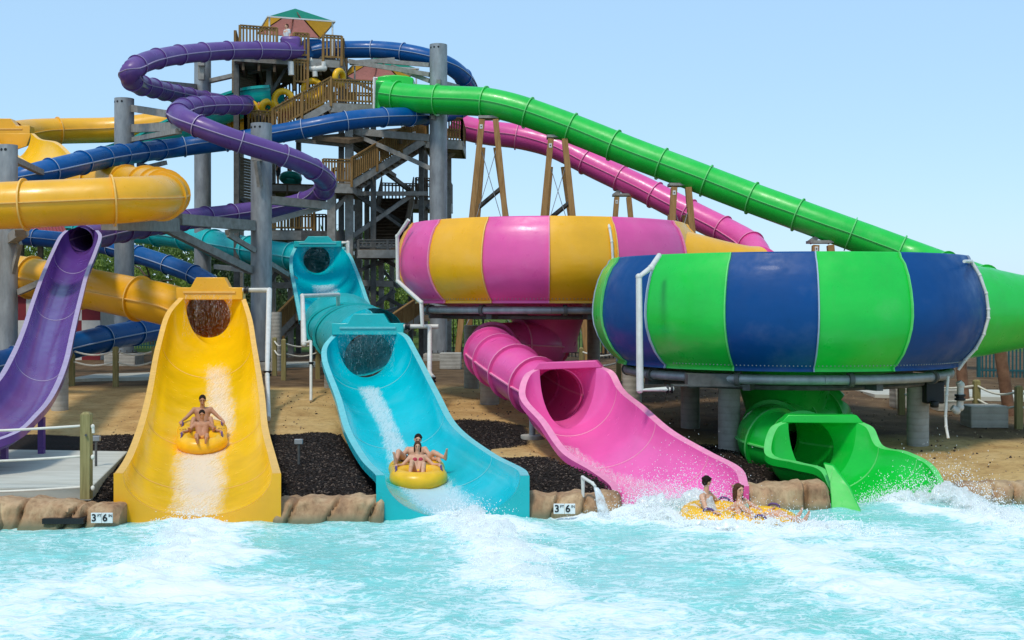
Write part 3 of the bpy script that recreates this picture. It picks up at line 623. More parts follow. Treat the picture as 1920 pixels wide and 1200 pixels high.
# --- bowls
def bowl(root, xc, yc, R, zt, zb, seams, cols, rest):
    """ring of coloured panels; seams are angles (deg) measured from the side facing the pool"""
    H = zt-zb
    prof = [(.865, 1.0), (.905, 1.0), (.912, .985), (.918, .955), (.945, .90), (.970, .80), (.988, .68), (.998, .56), (1.0, .46), (.992, .36), (.970, .25), (.938, .15), (.895, .065), (.868, .03), (.872, 0.0)]
    pt = lambda a, r, z: V((xc+R*r*math.sin(a), yc-R*r*math.cos(a), zb+H*z))
    fl = MB(); N = 72      # inner funnel floor and inner wall seen from above
    inn = [(.865, 1.0), (.93, .8), (.955, .5), (.93, .3), (.86, .2), (.6, .1), (.35, .0), (.2, -.1), (.17, -.3), (.17, -.6)]
    fl.grid([[pt(2*PI*i/N, r, z) for i in range(N)] for r, z in inn], 0, True)
    fl.grid([[pt(2*PI*i/N, r, z) for i in range(N)] for r, z in [(.872, 0), (.84, .03), (.6, -.05), (.35, -.12), (.24, -.2), (.2, -.45), (.2, -.62)]], 0, True)
    body = fl.build('bowl', rest, root, ang=60)
    allse = list(seams)
    while allse[-1] < seams[0]+360-12: allse.append(min(allse[-1]+24, seams[0]+360))
    allse[-1] = seams[0]+360
    for k in range(len(allse)-1):
        a0, a1 = math.radians(allse[k]), math.radians(allse[k+1]); n = max(4, int((a1-a0)/.06))
        mb = MB(); mb.grid([[pt(a0+(a1-a0)*i/n, r, z) for i in range(n+1)] for r, z in prof]); c = cols[k % 2]
        pnl = mb.build('bowl_panel', c, body, ang=70)
        # seam strips with a pale worn edge
        mb = MB(); rw = []
        for r, z in prof[1:]:
            rw.append([pt(a1-.006, r+.001, z), pt(a1-.006, r+.012, z), pt(a1+.000, r+.012, z), pt(a1+.000, r+.001, z)])
        mb.grid(rw, 0, True); mb.build('panel_seam', c+'_edge' if c != 'navy' else 'blue_edge', body, ang=30)
    return pt
gr = thing('bowl_slide', 'green slide with a long tube and a big green and blue bowl', 'water slide', (6.49, 29.23, .6))
ptg = bowl(gr, 6.49, 29.23, 4.55, 4.72, 2.24, [-100, -76, -52, -27.5, -3.8, 21.5, 60, 84], ('green', 'navy'), 'green')
def bolts(pt, a0, a1, n, root, r, z):
    mb = MB()
    for i in range(n):
        a = math.radians(a0+(a1-a0)*i/(n-1)); p = pt(a, r, z); mb.ball(p, .016, 6)
    mb.build('bolt_row', 'steel', root)
bolts(ptg, -48, 58, 90, gr, .885, .05)
pk = thing('bowl_slide', 'pink slide with a long tube and a big pink and yellow bowl', 'water slide', (1.065, 36.9, .7))
ptp = bowl(pk, 1.065, 36.9, 4.55, 6.0, 3.66, [-119, -95, -71.5, -47.5, -24, -.9, 22.8, 57, 81], ('pink', 'yellow'), 'pink')
bolts(ptp, -70, 55, 90, pk, .885, .05)
def cone(root, pt, a, end, edir, r, col, H, zc):
    """flared entry that narrows from the bowl wall to the tube"""
    A = math.radians(a); p0 = pt(A, .74, .5); rad = V((math.sin(A), -math.cos(A), 0)); tan = V((math.cos(A), math.sin(A), 0))
    ctr = catmull([p0-tan*.7, p0, p0+(end-p0)*.5+tan*.2, end, end+edir*.4], 10); fr = frames(ctr); n = len(fr); rows = []
    for i, (p, t, sd, up) in enumerate(fr):
        k = sstep((i/(n-1)-.18)/.62); hh = (H*.49)*(1-k)+r*k; ww = (.35+.75*sstep(i/(n-1)/.3))*(1-k)+r*k
        rows.append([p+sd*math.copysign(abs(math.cos(2*PI*j/40))**(1), math.cos(2*PI*j/40))*ww+V((0, 0, 1))*math.sin(2*PI*j/40)*hh for j in range(40)])
    mb = MB(); mb.grid(rows, 0, True); mb.build('entry_cone', col, root, ang=60)
cone(gr, ptg, 61, V((13.2, 29.3, 3.45)), V((.85, .5, 0)), .7, 'green', 2.48, 3.45)
cone(pk, ptp, 56, V((6.9, 36.1, 4.65)), V((.85, .5, 0)), .7, 'yellow', 2.34, 4.8)
G1 = [P(722, 178, 60), P(760, 183, 59.6), P(815, 187, 59), P(870, 189, 58.6), P(915, 192, 58.2), P(970, 205, 57.8), P(1045, 231, 57.4), P(1115, 258, 57), P(1192, 289, 56.4), P(1275, 320, 55.8), P(1395, 366, 55), P(1480, 397, 54.2), P(1565, 428, 53.5), P(1650, 459, 53), P(1715, 483, 52.5), P(1785, 509, 51), P(1860, 536, 49), P(1950, 560, 46), V((21.5, 41.5, 3.8)), V((20.8, 35.5, 3.65)), V((17.4, 31.4, 3.5)), V((13.2, 29.3, 3.45))]
tube(gr, G1, .69, 'green', 2.25, .6)
# entrance box at the tower
mb = MB(); e0 = P(703, 200, 60.2); mb.box(P(722, 184, 60.6), (.9, 1.6, 1.55)); mb.build('entry_box', 'green', gr, bevel=.12)
mb = MB(); pts = [P(708, 160, 60), P(708, 144, 60), P(722, 141, 60), P(742, 140, 60), P(762, 142, 60), P(775, 146, 60), P(775, 160, 60)]; mb.prism(pts, (0, 1.2, 0)); mb.build('entry_hood', 'green', gr, bevel=.05)
K1 = [P(848, 231, 69), P(875, 241, 69), P(920, 250, 69), P(965, 255, 69), P(1000, 262, 68.8), P(1035, 272, 68.4), P(1072, 289, 68), P(1115, 311, 67.4), P(1165, 335, 66.8), P(1213, 358, 66.2), P(1265, 385, 65.4), P(1320, 413, 64.5), P(1370, 438, 63.5), P(1412, 464, 62), V((12.2, 59.5, 5.2)), V((12.2, 53, 4.6)), V((10.6, 45, 4.45)), V((9, 40, 4.5)), V((6.9, 36.1, 4.65))]
tube(pk, K1, .69, 'pink', 2.2, 1.5)
# pink exit
KX = [V((1.065, 36.9, 2.9)), V((1.0, 36.8, 2.35)), P(1012, 648, 36.2), P(970, 646, 35.9), P(930, 650, 35.2), P(918, 660, 34), P(935, 676, 32.6), P(968, 700, 31.2), P(1005, 724, 30.2), P(1032, 738, 29.5), P(1042, 742, 28.9)]
tube(pk, KX, .66, 'pink', 1.25, .5, step=.12)
SK = [(P(1012, 692, 28.3), P(1118, 688, 28.0), 1.38), (P(996, 702, 28.2), P(1138, 697, 27.9), 1.28), (P(985, 738, 27.8), P(1156, 728, 27.5), 1.02), (P(1025, 790, 26.5), P(1198, 765, 26), .85), (P(1065, 845, 25.2), P(1250, 810, 24.6), .68), (P(1120, 880, 23.9), P(1320, 850, 23.3), .58), (P(1155, 905, 22.7), P(1375, 880, 22.3), .62), (P(1166, 922, 21.7), P(1388, 912, 21.4), .66)]
st_k = flume(pk, SK, 'pink', 'chute', plate=-.5, joints=(.3, .52, .74))
mb = MB(); lat = (SK[0][1]-SK[0][0]); ring = []
def topbar(root, S, col, h=.15, dep=.3):
    L, R = S[0][0], S[0][1]; lat = (R-L).normalized(); f = V((lat.y, -lat.x, 0)).normalized(); a, b = L-lat*.15, R+lat*.15; z = V((0, 0, 1))
    mb = MB(); mb.prism([a-z*.02+f*.02, b-z*.02+f*.02, R+z*h+f*.02, L+z*h+f*.02], -f*dep); mb.build('mouth_lip', col, root, bevel=.02)
def arch(root, L, R, up, col, wid=.16, dep=.25, back=V((0, 1, 0))):
    """flat lip over the tube end"""
    c = (L+R)/2; hx = (R-L)/2; rows = []
    f = lambda t, k: c+hx*(-math.cos(t))*k+V((0, 0, 1))*(max(0, math.sin(t))**.55*up+(k-1)*.9*hx.length*math.sin(t))
    for k, b in ((1.0, 0), (1.0+wid, 0), (1.0+wid, dep), (1.0, dep)):
        rows.append([f(PI*i/30, k)+back*b for i in range(31)])
    rows.append(rows[0]); mb = MB(); mb.grid(rows); return mb.build('mouth_lip', col, root, ang=35)
topbar(pk, SK, 'pink')
mouth(pk, SK[0][0], SK[0][1], 1.38, P(1046, 740, 28.9), .62, 'pink', V((0, .4, 0)))
# green exit
GX = [V((6.49, 29.23, 1.9)), V((6.6, 29.4, 1.5)), P(1545, 772, 30), P(1490, 795, 29), P(1449, 812, 27.9), P(1442, 824, 26.9), P(1462, 833, 26.6), P(1490, 838, 26.3), P(1506, 838, 25.8)]
tube(gr, GX, .68, 'green', 1.15, .9, step=.1)
SG = [(P(1478, 791, 25.3), P(1606, 792, 25.3), 1.22), (P(1458, 802, 25.2), P(1624, 802, 25.2), 1.15), (P(1447, 848, 24.9), P(1642, 836, 25.0), .86), (P(1500, 866, 24.0), P(1690, 848, 24.5), .72), (P(1548, 880, 23.2), P(1733, 868, 24.1), .62), (P(1568, 915, 22.5), P(1757, 900, 23.5), .45), (P(1592, 945, 21.9), P(1757, 922, 23.0), .30)]
st_g = flume(gr, SG, 'green', 'chute', joints=(.36, .62))
# near wall tongue of the green chute
a0, a1, a2, a3 = P(1562, 872, 22.5), P(1613, 958, 21.45), P(1559, 960, 21.6), P(1543, 868, 22.7)
mb = MB(); mb.prism([a0, P(1592, 912, 21.9), a1, V((a1.x, a1.y, -.4)), V((a2.x, a2.y, -.4)), a2, P(1556, 905, 22.0), a3], (.05, .14, 0)); mb.build('side_tongue', 'green', gr, bevel=.02)
topbar(gr, SG, 'green')
mouth(gr, SG[0][0], SG[0][1], 1.22, P(1508, 841, 25.8), .62, 'green', V((0, .4, 0)))

# --- purple body slide
pu = thing('tube_slide', 'purple tube slide looping round the steel columns to an open chute at left', 'water slide', P(20, 830, 22.5))
U1 = [P(560, 96, 61.5), P(545, 96, 61), P(515, 95, 60), P(430, 95, 58), P(370, 99, 56), P(315, 106, 54), P(268, 118, 52), P(243, 134, 51), P(250, 153, 52.5), P(290, 166, 56), P(340, 178, 60), P(390, 188, 63), P(430, 193, 64), P(458, 195, 62.5), P(455, 197, 59), P(425, 197, 56.5), P(385, 198, 54), P(348, 203, 51), P(333, 213, 49), P(352, 227, 48), P(390, 244, 47.7), P(440, 263, 47.8), P(490, 279, 48.2), P(540, 295, 48.8), P(580, 313, 49.8), P(606, 333, 51.3), P(610, 352, 53), P(590, 370, 54.2), P(550, 384, 54.6), P(490, 394, 54.2), P(430, 402, 53), P(370, 409, 51), P(310, 417, 48.5), P(255, 427, 46), P(205, 436, 43.5), P(168, 445, 41.6), P(152, 450, 41)]
tube(pu, U1, .42, 'purple', 1.75, 1.0, seg=24)
mb = MB(); mb.box(P(548, 92, 61.6), (1.0, 1.4, 1.05)); mb.build('entry_box', 'purple', pu, bevel=.15)
SU = [(P(128, 432, 40.4), P(178, 432, 40.4), .82), (P(118, 442, 40), P(184, 441, 40), .78), (P(101, 475, 38.6), P(176, 470, 38.6), .68), (P(84, 515, 36.4), P(160, 510, 36.4), .6), (P(66, 565, 33.8), P(146, 562, 33.8), .55), (P(48, 620, 31), P(132, 620, 31), .52), (P(28, 668, 28.6), P(118, 680, 28.6), .5), (P(0, 715, 26.4), P(95, 735, 26.2), .48), (P(-45, 755, 24.6), P(65, 775, 24), .46), (P(-110, 785, 23.6), P(20, 812, 22.6), .42), (P(-180, 800, 23.2), P(-60, 838, 22), .4)]
flume(pu, SU, 'purple', 'chute', lip=.12, joints=(.2, .4, .6, .8))
mouth(pu, SU[0][0], SU[0][1], .82, P(153, 449, 40.9), .40, 'purple', V((0, .4, 0)), top=.12)
for (u, v, d, h) in ((8, 812, 23.6, .55), (78, 782, 25.6, .8)):
    mb = MB(); p = P(u, v, d); mb.box((p.x, p.y, p.z-h/2), (.12, .12, h)); mb.build('leg', 'purple', pu)

# --- blue body slide
bl = thing('tube_slide', 'blue tube slide snaking from the tower top and under the purple tubes', 'water slide', P(20, 680, 40))
B1 = [P(588, 98, 63), P(610, 93, 63), P(650, 93, 63.5), P(710, 93, 63.5), P(760, 98, 63), P(805, 108, 62.8), P(840, 122, 63), P(866, 142, 64), P(880, 165, 65.5), P(884, 189, 66), P(862, 207, 65), P(815, 215, 62.6), P(770, 218, 59.6), P(700, 221, 57.8), P(640, 228, 57), P(580, 240, 56.8), P(520, 251, 57), P(460, 261, 57.2), P(400, 268, 57.2), P(330, 277, 56.8), P(260, 286, 53.5), P(190, 297, 49.8), P(125, 312, 47), P(60, 329, 45.6), P(-10, 352, 46), P(-80, 385, 50), P(-100, 420, 57), P(0, 440, 64), P(100, 449, 64), P(190, 459, 62), P(260, 478, 60.5), P(320, 498, 59.5), P(375, 520, 58.5), P(410, 545, 57), P(415, 572, 54), P(380, 594, 50.5), P(320, 610, 47.5), P(260, 622, 45), P(200, 634, 43), P(130, 650, 41.3), P(60, 668, 40), P(-20, 688, 39), P(-120, 705, 38.5)]
tube(bl, B1, .44, 'blue', 1.9, 1.0, seg=24)
mb = MB(); mb.box(P(588, 96, 63.4), (1.0, 1.3, 1.05)); mb.build('entry_box', 'blue', bl, bevel=.15)
# ---------------------------------------------------------------- ground is laid now that the slides it dips under are known
build_ground(); build_mulch(); build_pebbles()
def base(x, y): return V((x, y, gz(x, y)-.02))
def steel_column(u, d, vtop, w, label, brackets=(), pad=None):
    x = ux(u, d); b = base(x, d); zt = P(u, vtop, d).z; r = thing('steel_column', label, 'support column', b, 'steel columns carrying the tube slides'); rad = w/F*d/2
    mb = MB(); mb.cyl(b+V((0, 0, -.3)), (x, d, zt), rad, n=32, caps=False); mb.grid([[V((x+math.cos(2*PI*i/32)*rad*k, d+math.sin(2*PI*i/32)*rad*k, zt-z)) for i in range(32)] for k, z in ((1, 0), (.95, 0), (.95, .35), (.02, .35))], 0, True); mb.build('shaft', 'steel', r, ang=35)
    if pad:
        mb = MB(); mb.box(b+V((0, 0, pad*.5-.1)), (rad*3.2, rad*3.2, pad+.2)); mb.build('footing', 'concrete', r, bevel=.03)
        mb = MB(); z = b.z+pad; mb.cyl((x, d, z), (x, d, z+.05), rad*1.35, n=24)
        for i in range(12):
            a = 2*PI*i/12; mb.cyl((x+math.cos(a)*rad*1.2, d+math.sin(a)*rad*1.2, z+.05), (x+math.cos(a)*rad*1.2, d+math.sin(a)*rad*1.2, z+.16), .025, n=6)
        mb.build('base_plate', 'steel_dark', r)
    mb = MB()
    for i in range(3): a = PI*1.2+i*.5; mb.cyl((x+math.cos(a)*rad*.99, d+math.sin(a)*rad*.99, zt-.18), (x+math.cos(a)*rad*1.02, d+math.sin(a)*rad*1.02, zt-.18), .05, n=8)
    mb.build('lifting_hole', 'black', r)
    for bk in brackets:
        p, q = P(*bk[0]), P(*bk[1]); mb = MB(); mb.beam(p, q, bk[2] if len(bk) > 2 else .16, bk[3] if len(bk) > 3 else .2); mb.build('bracket_arm', 'steel_beam', r)
    return r
steel_column(16, 41, 272, 33, 'thick grey steel column nearest the left edge, below the fat yellow tube', [((28, 300, 41.5), (105, 336, 48), .2, .2), ((22, 448, 41), (45, 432, 38), .3, .32), ((38, 455, 40.3), (22, 520, 41), .12), ((38, 438, 38), (38, 425, 37), .3), ((35, 548, 41), (75, 530, 40.5), .13)])
steel_column(233, 55, 185, 36, 'bare topped grey steel column between the two yellow tubes', [((248, 203, 55), (316, 214, 51), .25, .3), ((250, 241, 55), (345, 237, 48), .3, .35), ((250, 262, 55), (335, 246, 48.2), .25), ((250, 320, 55), (310, 305, 56.5), .25), ((258, 308, 55.5), (300, 318, 58), .1), ((225, 300, 55), (232, 290, 55.2), .2)], pad=.55)
steel_column(380, 64, 110, 31, 'grey steel column inside the upper purple loop', [((250, 153, 52.2), (366, 163, 64), .3, .3), ((262, 158, 52.4), (328, 186, 61), .25), ((393, 152, 64), (548, 117, 61.5), .28), ((378, 118, 63.2), (378, 150, 63.2), .3, .3), ((372, 120, 63), (384, 120, 63), .3)], pad=.3)
steel_column(490, 51, 232, 39, 'tall dark grey steel column in front of the tower, the lowest purple tubes wrapped round it', [((472, 299, 50.4), (492, 299, 50.4), .25, .12), ((481, 302, 50.2), (488, 350, 50.4), .16), ((505, 375, 51), (615, 386, 53.6), .3, .34), ((505, 415, 51), (600, 390, 53.6), .24), ((335, 411, 46), (473, 423, 50.6), .34, .42), ((205, 416, 37.5), (325, 422, 46), .5, .5), ((305, 425, 46), (472, 508, 50.8), .26, .3), ((425, 436, 49.5), (472, 424, 50.6), .2), ((428, 440, 49.5), (478, 470, 50.6), .16), ((500, 492, 51), (553, 525, 55), .25), ((405, 500, 57), (472, 508, 51), .22)], pad=.35)
steel_column(822, 60, 84, 33, 'tall grey steel column on the right side of the tower, holding the blue loop', [((655, 115, 62.3), (806, 140, 60), .22, .22), ((655, 118, 62.3), (740, 112, 62.6), .22), ((706, 114, 62), (806, 122, 60.2), .2), ((735, 125, 62), (806, 152, 60), .18), ((660, 246, 62), (808, 259, 60), .3, .34), ((660, 249, 62), (808, 316, 60), .26), ((822, 153, 59.4), (858, 163, 63.5), .2), ((812, 220, 59.4), (790, 222, 66), .2)], pad=.35)
for (u, v, d) in ():
    pass
def pillar(u, vb, d, w, vtop, label, m='concrete'):
    x = ux(u, d); b = base(x, d); rad = w/F*d/2; zt = P(u, vtop, d).z
    r = MB(); r.cyl(b+V((0, 0, -.3)), (x, d, zt), rad, n=28); o = r.build('concrete_pillar', m, ang=40); tag(o, label, 'pillar', 'concrete pillars under the slides'); return o
pillar(112, 770, 33, 31, 642, 'round concrete pillar behind the purple chute')
pillar(918, 768, 34.5, 36, 712, 'short concrete pillar under the bend of the pink exit tube')
pillar(1367, 810, 27.5, 41, 722, 'concrete pillar under the front left of the green bowl')
pillar(1721, 808, 28, 40, 724, 'concrete pillar under the right end of the green bowl')
pillar(1294, 780, 30.5, 35, 706, 'shaded concrete pillar just left of the front pillar of the green bowl')
pillar(1185, 740, 33.5, 36, 668, 'concrete pillar between the pink chute and the green bowl')
pillar(884, 710, 40, 28, 610, 'shaded concrete pillar behind the top of the pink exit tube')
pillar(918, 650, 34, 32, 596, 'concrete pillar under the front of the pink bowl') if False else None
pillar(1113, 690, 39, 24, 580, 'dark concrete pillar under the back of the pink bowl')
pillar(620, 738, 40, 24, 660, 'concrete pillar behind the left wall of the turquoise chute')
pillar(518, 700, 50, 20, 585, 'concrete pillar beside the dark grey steel column')
pillar(1555, 770, 33, 30, 700, 'shaded concrete pillar behind the green exit tube')
# thin post under the pink chute
p = base(ux(998, 28.6), 28.6); r = thing('post_support', 'thin grey post on a round concrete footing under the pink chute', 'support post', p)
mb = MB(); mb.cyl(p, (p.x, p.y, 1.35), .075, n=14); mb.build('post', 'steel', r); mb = MB(); mb.cyl(p+V((0, 0, -.1)), p+V((0, 0, .10)), .27, n=24); mb.build('footing', 'concrete', r, bevel=.01)

# ring frames and pipes under the bowls (parts of the slides they carry)
def under(root, xc, yc, R, z, n, g0):
    mb = MB(); pts = [V((xc+R*math.sin(2*PI*i/64), yc-R*math.cos(2*PI*i/64), z)) for i in range(65)]; mb.pipe(pts, .105, 12); mb.build('ring_pipe', 'steel', root)
    mb = MB(); pts = [V((xc+R*.86*math.sin(2*PI*i/64), yc-R*.86*math.cos(2*PI*i/64), z-.2)) for i in range(65)]; mb.pipe(pts, .06, 8); mb.build('drain_pipe', 'steel_dark', root)
    for i in range(n):
        a = g0+2*PI*i/n; c = V((xc+R*math.sin(a), yc-R*math.cos(a), z)); t = V((math.cos(a), math.sin(a), 0)); mb = MB(); mb.cyl(c-t*.05, c+t*.05, .155, n=16); mb.build('pipe_flange', 'steel_dark', root)
    for i in range(8):
        a = g0+.2+2*PI*i/8; mb = MB(); mb.beam((xc+R*.2*math.sin(a), yc-R*.2*math.cos(a), z-.12), (xc+R*.98*math.sin(a), yc-R*.98*math.cos(a), z-.12), .16, .26); mb.build('floor_beam', 'steel_dark', root)
under(gr, 6.49, 29.23, 3.72, 2.06, 10, .15); under(pk, 1.065, 36.9, 3.72, 3.47, 10, .1)
mb = MB(); c = P(1335, 712, 26.2); mb.box(c, (1.1, .5, .28)); mb.box(P(1330, 722, 26.1), (1.6, .35, .03)); mb.build('bearing_bracket', 'steel_dark', gr)
mb = MB(); c = P(1748, 735, 27.7); mb.box(c, (.42, .4, .5), m=0); mb.cyl(P(1752, 752, 27.4), P(1752, 764, 27.4), .1, n=10); mb.build('motor_box', 'black', gr, bevel=.03)

# timber trestles
def trestle(u, vt, d, spread, label, legs=4, hgt=None, w=.34):
    x = ux(u, d); top = P(u, vt, d); b = base(x, d); r = thing('timber_trestle', label, 'trestle', b, 'timber trestles carrying the long tubes')
    s = spread/F*d; dz = 1.5
    tops = []
    for (sx, sy) in ((-1, -1), (1, -1), (-1, 1), (1, 1))[:legs]:
        p0 = V((x+sx*.30+.02*sx, d+sy*.55, top.z-(.05 if sy < 0 else 1.2))); k = (top.z-b.z)
        p1 = V((x+sx*(.30+s*k/6.5)+(.35 if sy > 0 else 0), d+sy*(.55+.1*k), b.z)); mb = MB(); mb.beam(p1, p0, w*.8, w, up=V((0, 1, 0))); mb.build('leg', 'timber', r, bevel=.015); tops.append((p0, p1))
    for t in (.28, .42, .6):
        mb = MB(); mb.beam(tops[1][0].lerp(tops[1][1], t), tops[2][0].lerp(tops[2][1], t) if legs > 2 else tops[0][0].lerp(tops[0][1], t), .16); mb.build('crossbar', 'steel_dark', r)
    mb = MB()
    for t0, t1 in ((.1, .5), (.5, .9)):
        for a, b_ in ((0, 1), (1, 0)): mb.cyl(tops[a][0].lerp(tops[a][1], t0), tops[b_][0].lerp(tops[b_][1], t1), .018, n=6)
    mb.build('brace_rod', 'steel', r)
    for k, t in ((0, .03), (0, .42)):
        q = tops[k][0].lerp(tops[k][1], t); mb = MB(); mb.box(q+V((0, -w*.52, 0)), (.14, .03, .2)); mb.cyl(q+V((0, -w*.54, 0)), q+V((0, -w*.6, 0)), .035, n=8, m=1); mb.build('bolt_plate', ['pvc', 'steel_dark'], r)
    mb = MB(); mb.box(top+V((0, 0, .12)), (1.0, .9, .12)); mb.beam(top+V((-.45, 0, .1)), top+V((0, 0, .42)), .2); mb.beam(top+V((.45, 0, .1)), top+V((0, 0, .42)), .2); mb.build('saddle', 'steel_beam', r)
trestle(917, 226, 58.2, 26, 'timber trestle under the highest part of the green tube, nearest the tower')
trestle(1045, 262, 57.5, 26, 'timber trestle in the middle, where the green and pink tubes cross')
trestle(1274, 352, 55.8, 20, 'timber trestle above the right end of the pink and yellow bowl')
trestle(1166, 370, 66.6, 20, 'short timber trestle under the pink tube only', 2)
trestle(1537, 459, 53.6, 18, 'timber trestle whose top shows just above the green and blue bowl', 2)

# ---------------------------------------------------------------- white pipes
def pipe_thing(label, runs, r=.055, couplings=(), elbows=True, name='water_pipe', cat='pipe', m='pvc', basep=None):
    r *= .86
    t = thing(name, label, cat, basep or runs[0][-1])
    for pts in runs:
        mb = MB(); pts = [V(p) for p in pts]; mb.pipe(pts, r, 12)
        mb.build('pipe_run', m, t)
        for p in pts[1:-1]:
            mb = MB(); mb.ball(p, r*1.28, 12); mb.build('elbow', m, t)
    for c, ax in couplings:
        c = V(c); ax = V(ax); mb = MB(); mb.cyl(c-ax*.07, c-ax*.02, r*1.7, n=14); mb.cyl(c+ax*.02, c+ax*.07, r*1.7, n=14); mb.cyl(c-ax*.04, c+ax*.04, r*1.25, n=12); mb.build('coupling', 'black', t)
    return t
Z1 = (0, 0, 1)
pipe_thing('white upright pipe feeding the yellow slide header, with a black coupling', [[P(455, 544, 36.6), P(505, 544, 36.6), P(501, 700, 33), P(503, 785, 30)]], .075, [(P(501.5, 700, 33), Z1), (P(462, 544, 36.6), (1, 0, 0))], basep=base(ux(503, 30), 30))
pipe_thing('white pipe that bends over the humped link of the turquoise slide', [[P(634, 578, 43), P(634, 553, 42.5), P(567, 555, 40), P(570, 646, 37), P(583, 640, 37)]], .075, basep=base(ux(570, 37), 37))
pipe_thing('thin white standpipe behind the left wall of the turquoise slide', [[P(583, 640, 37), P(583, 752, 35)]], .05, [(P(583.5, 683, 36.2), Z1)], basep=base(ux(583, 35), 35))
pipe_thing('white pipe feeding the lower turquoise header from the right', [[P(757, 612, 34.6), P(822, 612, 34.6)], [P(806, 612, 34.6), P(805, 700, 32.5), P(812, 708, 32)]], .075, [(P(764, 612, 34.6), (1, 0, 0)), (P(810, 712, 32), Z1)], basep=base(ux(806, 32), 32))
pipe_thing('cream pipe running down the left side of the pink and yellow bowl', [[P(766, 412, 34.8), P(745, 443, 35.1), P(746, 527, 35.1), P(790, 567, 34.0), P(792, 612, 34)]], .06, basep=base(ux(792, 34), 34))
pipe_thing('white pipe bending down the left side of the green and blue bowl', [[P(1236, 479, 25.9), P(1221, 502, 25.3), P(1198, 519, 25.2), P(1200, 731, 25.2), P(1262, 729, 25.4)]], .065, [(P(1255, 729, 25.4), (1, 0, 0))], basep=base(ux(1200, 25.2), 25.2))
pipe_thing('slim white pipe hugging the right end of the green and blue bowl', [[P(1808, 490, 25.9)]+[ptg(math.radians(55.5+2.5*math.sin(PI*i/8)), r_+.014, z) for i, (r_, z) in enumerate([(.93, .94), (.965, .82), (.992, .66), (1.0, .52), (1.0, .44), (.98, .3), (.945, .17), (.90, .07), (.87, -.02)])]], .04, basep=base(9.5, 27))
pipe_thing('thin white hose hanging below the right end of the green bowl', [[P(1778, 705, 26.5), P(1775, 740, 26.5), P(1773, 780, 26.5), P(1774, 800, 26.4), P(1778, 822, 26.3)]], .035, name='hose', cat='hose', basep=base(ux(1776, 26.4), 26.4))
pipe_thing('white pipe with a black valve beside the right pillar of the green bowl', [[P(1797, 716, 28), P(1801, 722, 28), P(1800, 764, 28), P(1794, 770, 28), P(1785, 764, 28)]], .085, [(P(1800, 745, 28), Z1)], basep=base(ux(1800, 28), 28))
pipe_thing('cream pipe along the right edge of the upper pink and yellow bowl panel', [[P(1138, 412, 33.2)]+[ptp(math.radians(20.5), r_+.013, z) for r_, z in [(.955, .86), (.985, .7), (1.0, .5), (.99, .36)]]], .04, basep=base(3, 33))
sp = pipe_thing('white spout pipe pouring water off the rock ledge into the pool', [[P(1093, 932, 21.2), P(1093, 895, 21.2), P(1111, 906, 20.9), P(1116, 912, 20.8)]], .03, name='spout_pipe', cat='spout', basep=P(1093, 932, 21.2))
pipe_thing('white pipe with an elbow feeding the upper turquoise header', [[P(641, 455, 56.2), P(652, 455, 56.2), P(653, 482, 56.2)]], .09, basep=base(ux(653, 56), 56))
pipe_thing('white pipe manifold hanging under the blue tube entrance at the tower top', [[P(586, 112, 61.5), P(575, 116, 61.5), P(575, 128, 61.5), P(590, 130, 61.5), P(607, 128, 61.5), P(607, 116, 61.5)], [P(590, 130, 61.5), P(591, 144, 61.5)]], .16, name='pipe_manifold', basep=P(591, 150, 61.5))
pipe_thing('short white pipe hanging under the purple tube entrance', [[P(545, 116, 60.5), P(546, 141, 60.5)]], .17, name='pipe_manifold', basep=P(546, 144, 60.5))
pipe_thing('white riser pipe beside the entrance of the green tube', [[P(708, 146, 59.6), P(702, 147, 59.6), P(701, 206, 59.6)]], .07, basep=P(701, 210, 59.6))

# ---------------------------------------------------------------- stair tower
tw = thing('stair_tower', 'tall timber and steel stair tower the slides start from', 'tower', (ux(640, 66), 66, gz(-9, 66)))
def rail(parent, p, q, h=1.1, sp=.15, m='rail_wood', name='railing', post=1.9, cap=.10):
    p, q = V(p), V(q); L = (q-p).length; n = max(2, int(L/sp)); mb = MB(); z = V((0, 0, 1))
    mb.beam(p+z*h, q+z*h, cap*1.3, .06); mb.beam(p+z*(h-.12), q+z*(h-.12), .05, .09); mb.beam(p+z*.12, q+z*.12, .05, .09)
    for i in range(n+1):
        a = p.lerp(q, i/n); mb.box(a+z*(h*.5+.03), (.085, .04, h-.08))
    k = max(1, int(round(L/post)))
    for i in range(k+1):
        a = p.lerp(q, i/k); mb.box(a+z*(h*.5-.15), (.12, .12, h+.3))
    return mb.build(name, m, parent, smooth=False)
def deck(parent, corners, th=.35, name='deck', m='grey_wood', beam='steel_beam'):
    c = [V(p) for p in corners]; mb = MB(); mb.prism([p-V((0, 0, th)) for p in c], (0, 0, th)); o = mb.build(name, m, parent, smooth=False)
    mb = MB()
    for a, b in zip(c, c[1:]+c[:1]): 
        o_ = V((0, 0, -th*.55)); d_ = (b-a).normalized(); mb.beam(a+o_-d_*.02, b+o_+d_*.02, .14, th*.9)
    mb.build('edge_beam', beam, o, smooth=False); return o
def on(u, v, d, z=None):     # plan point under a pixel with a given height
    p = P(u, v, d); return V((p.x, p.y, p.z if z is None else z))
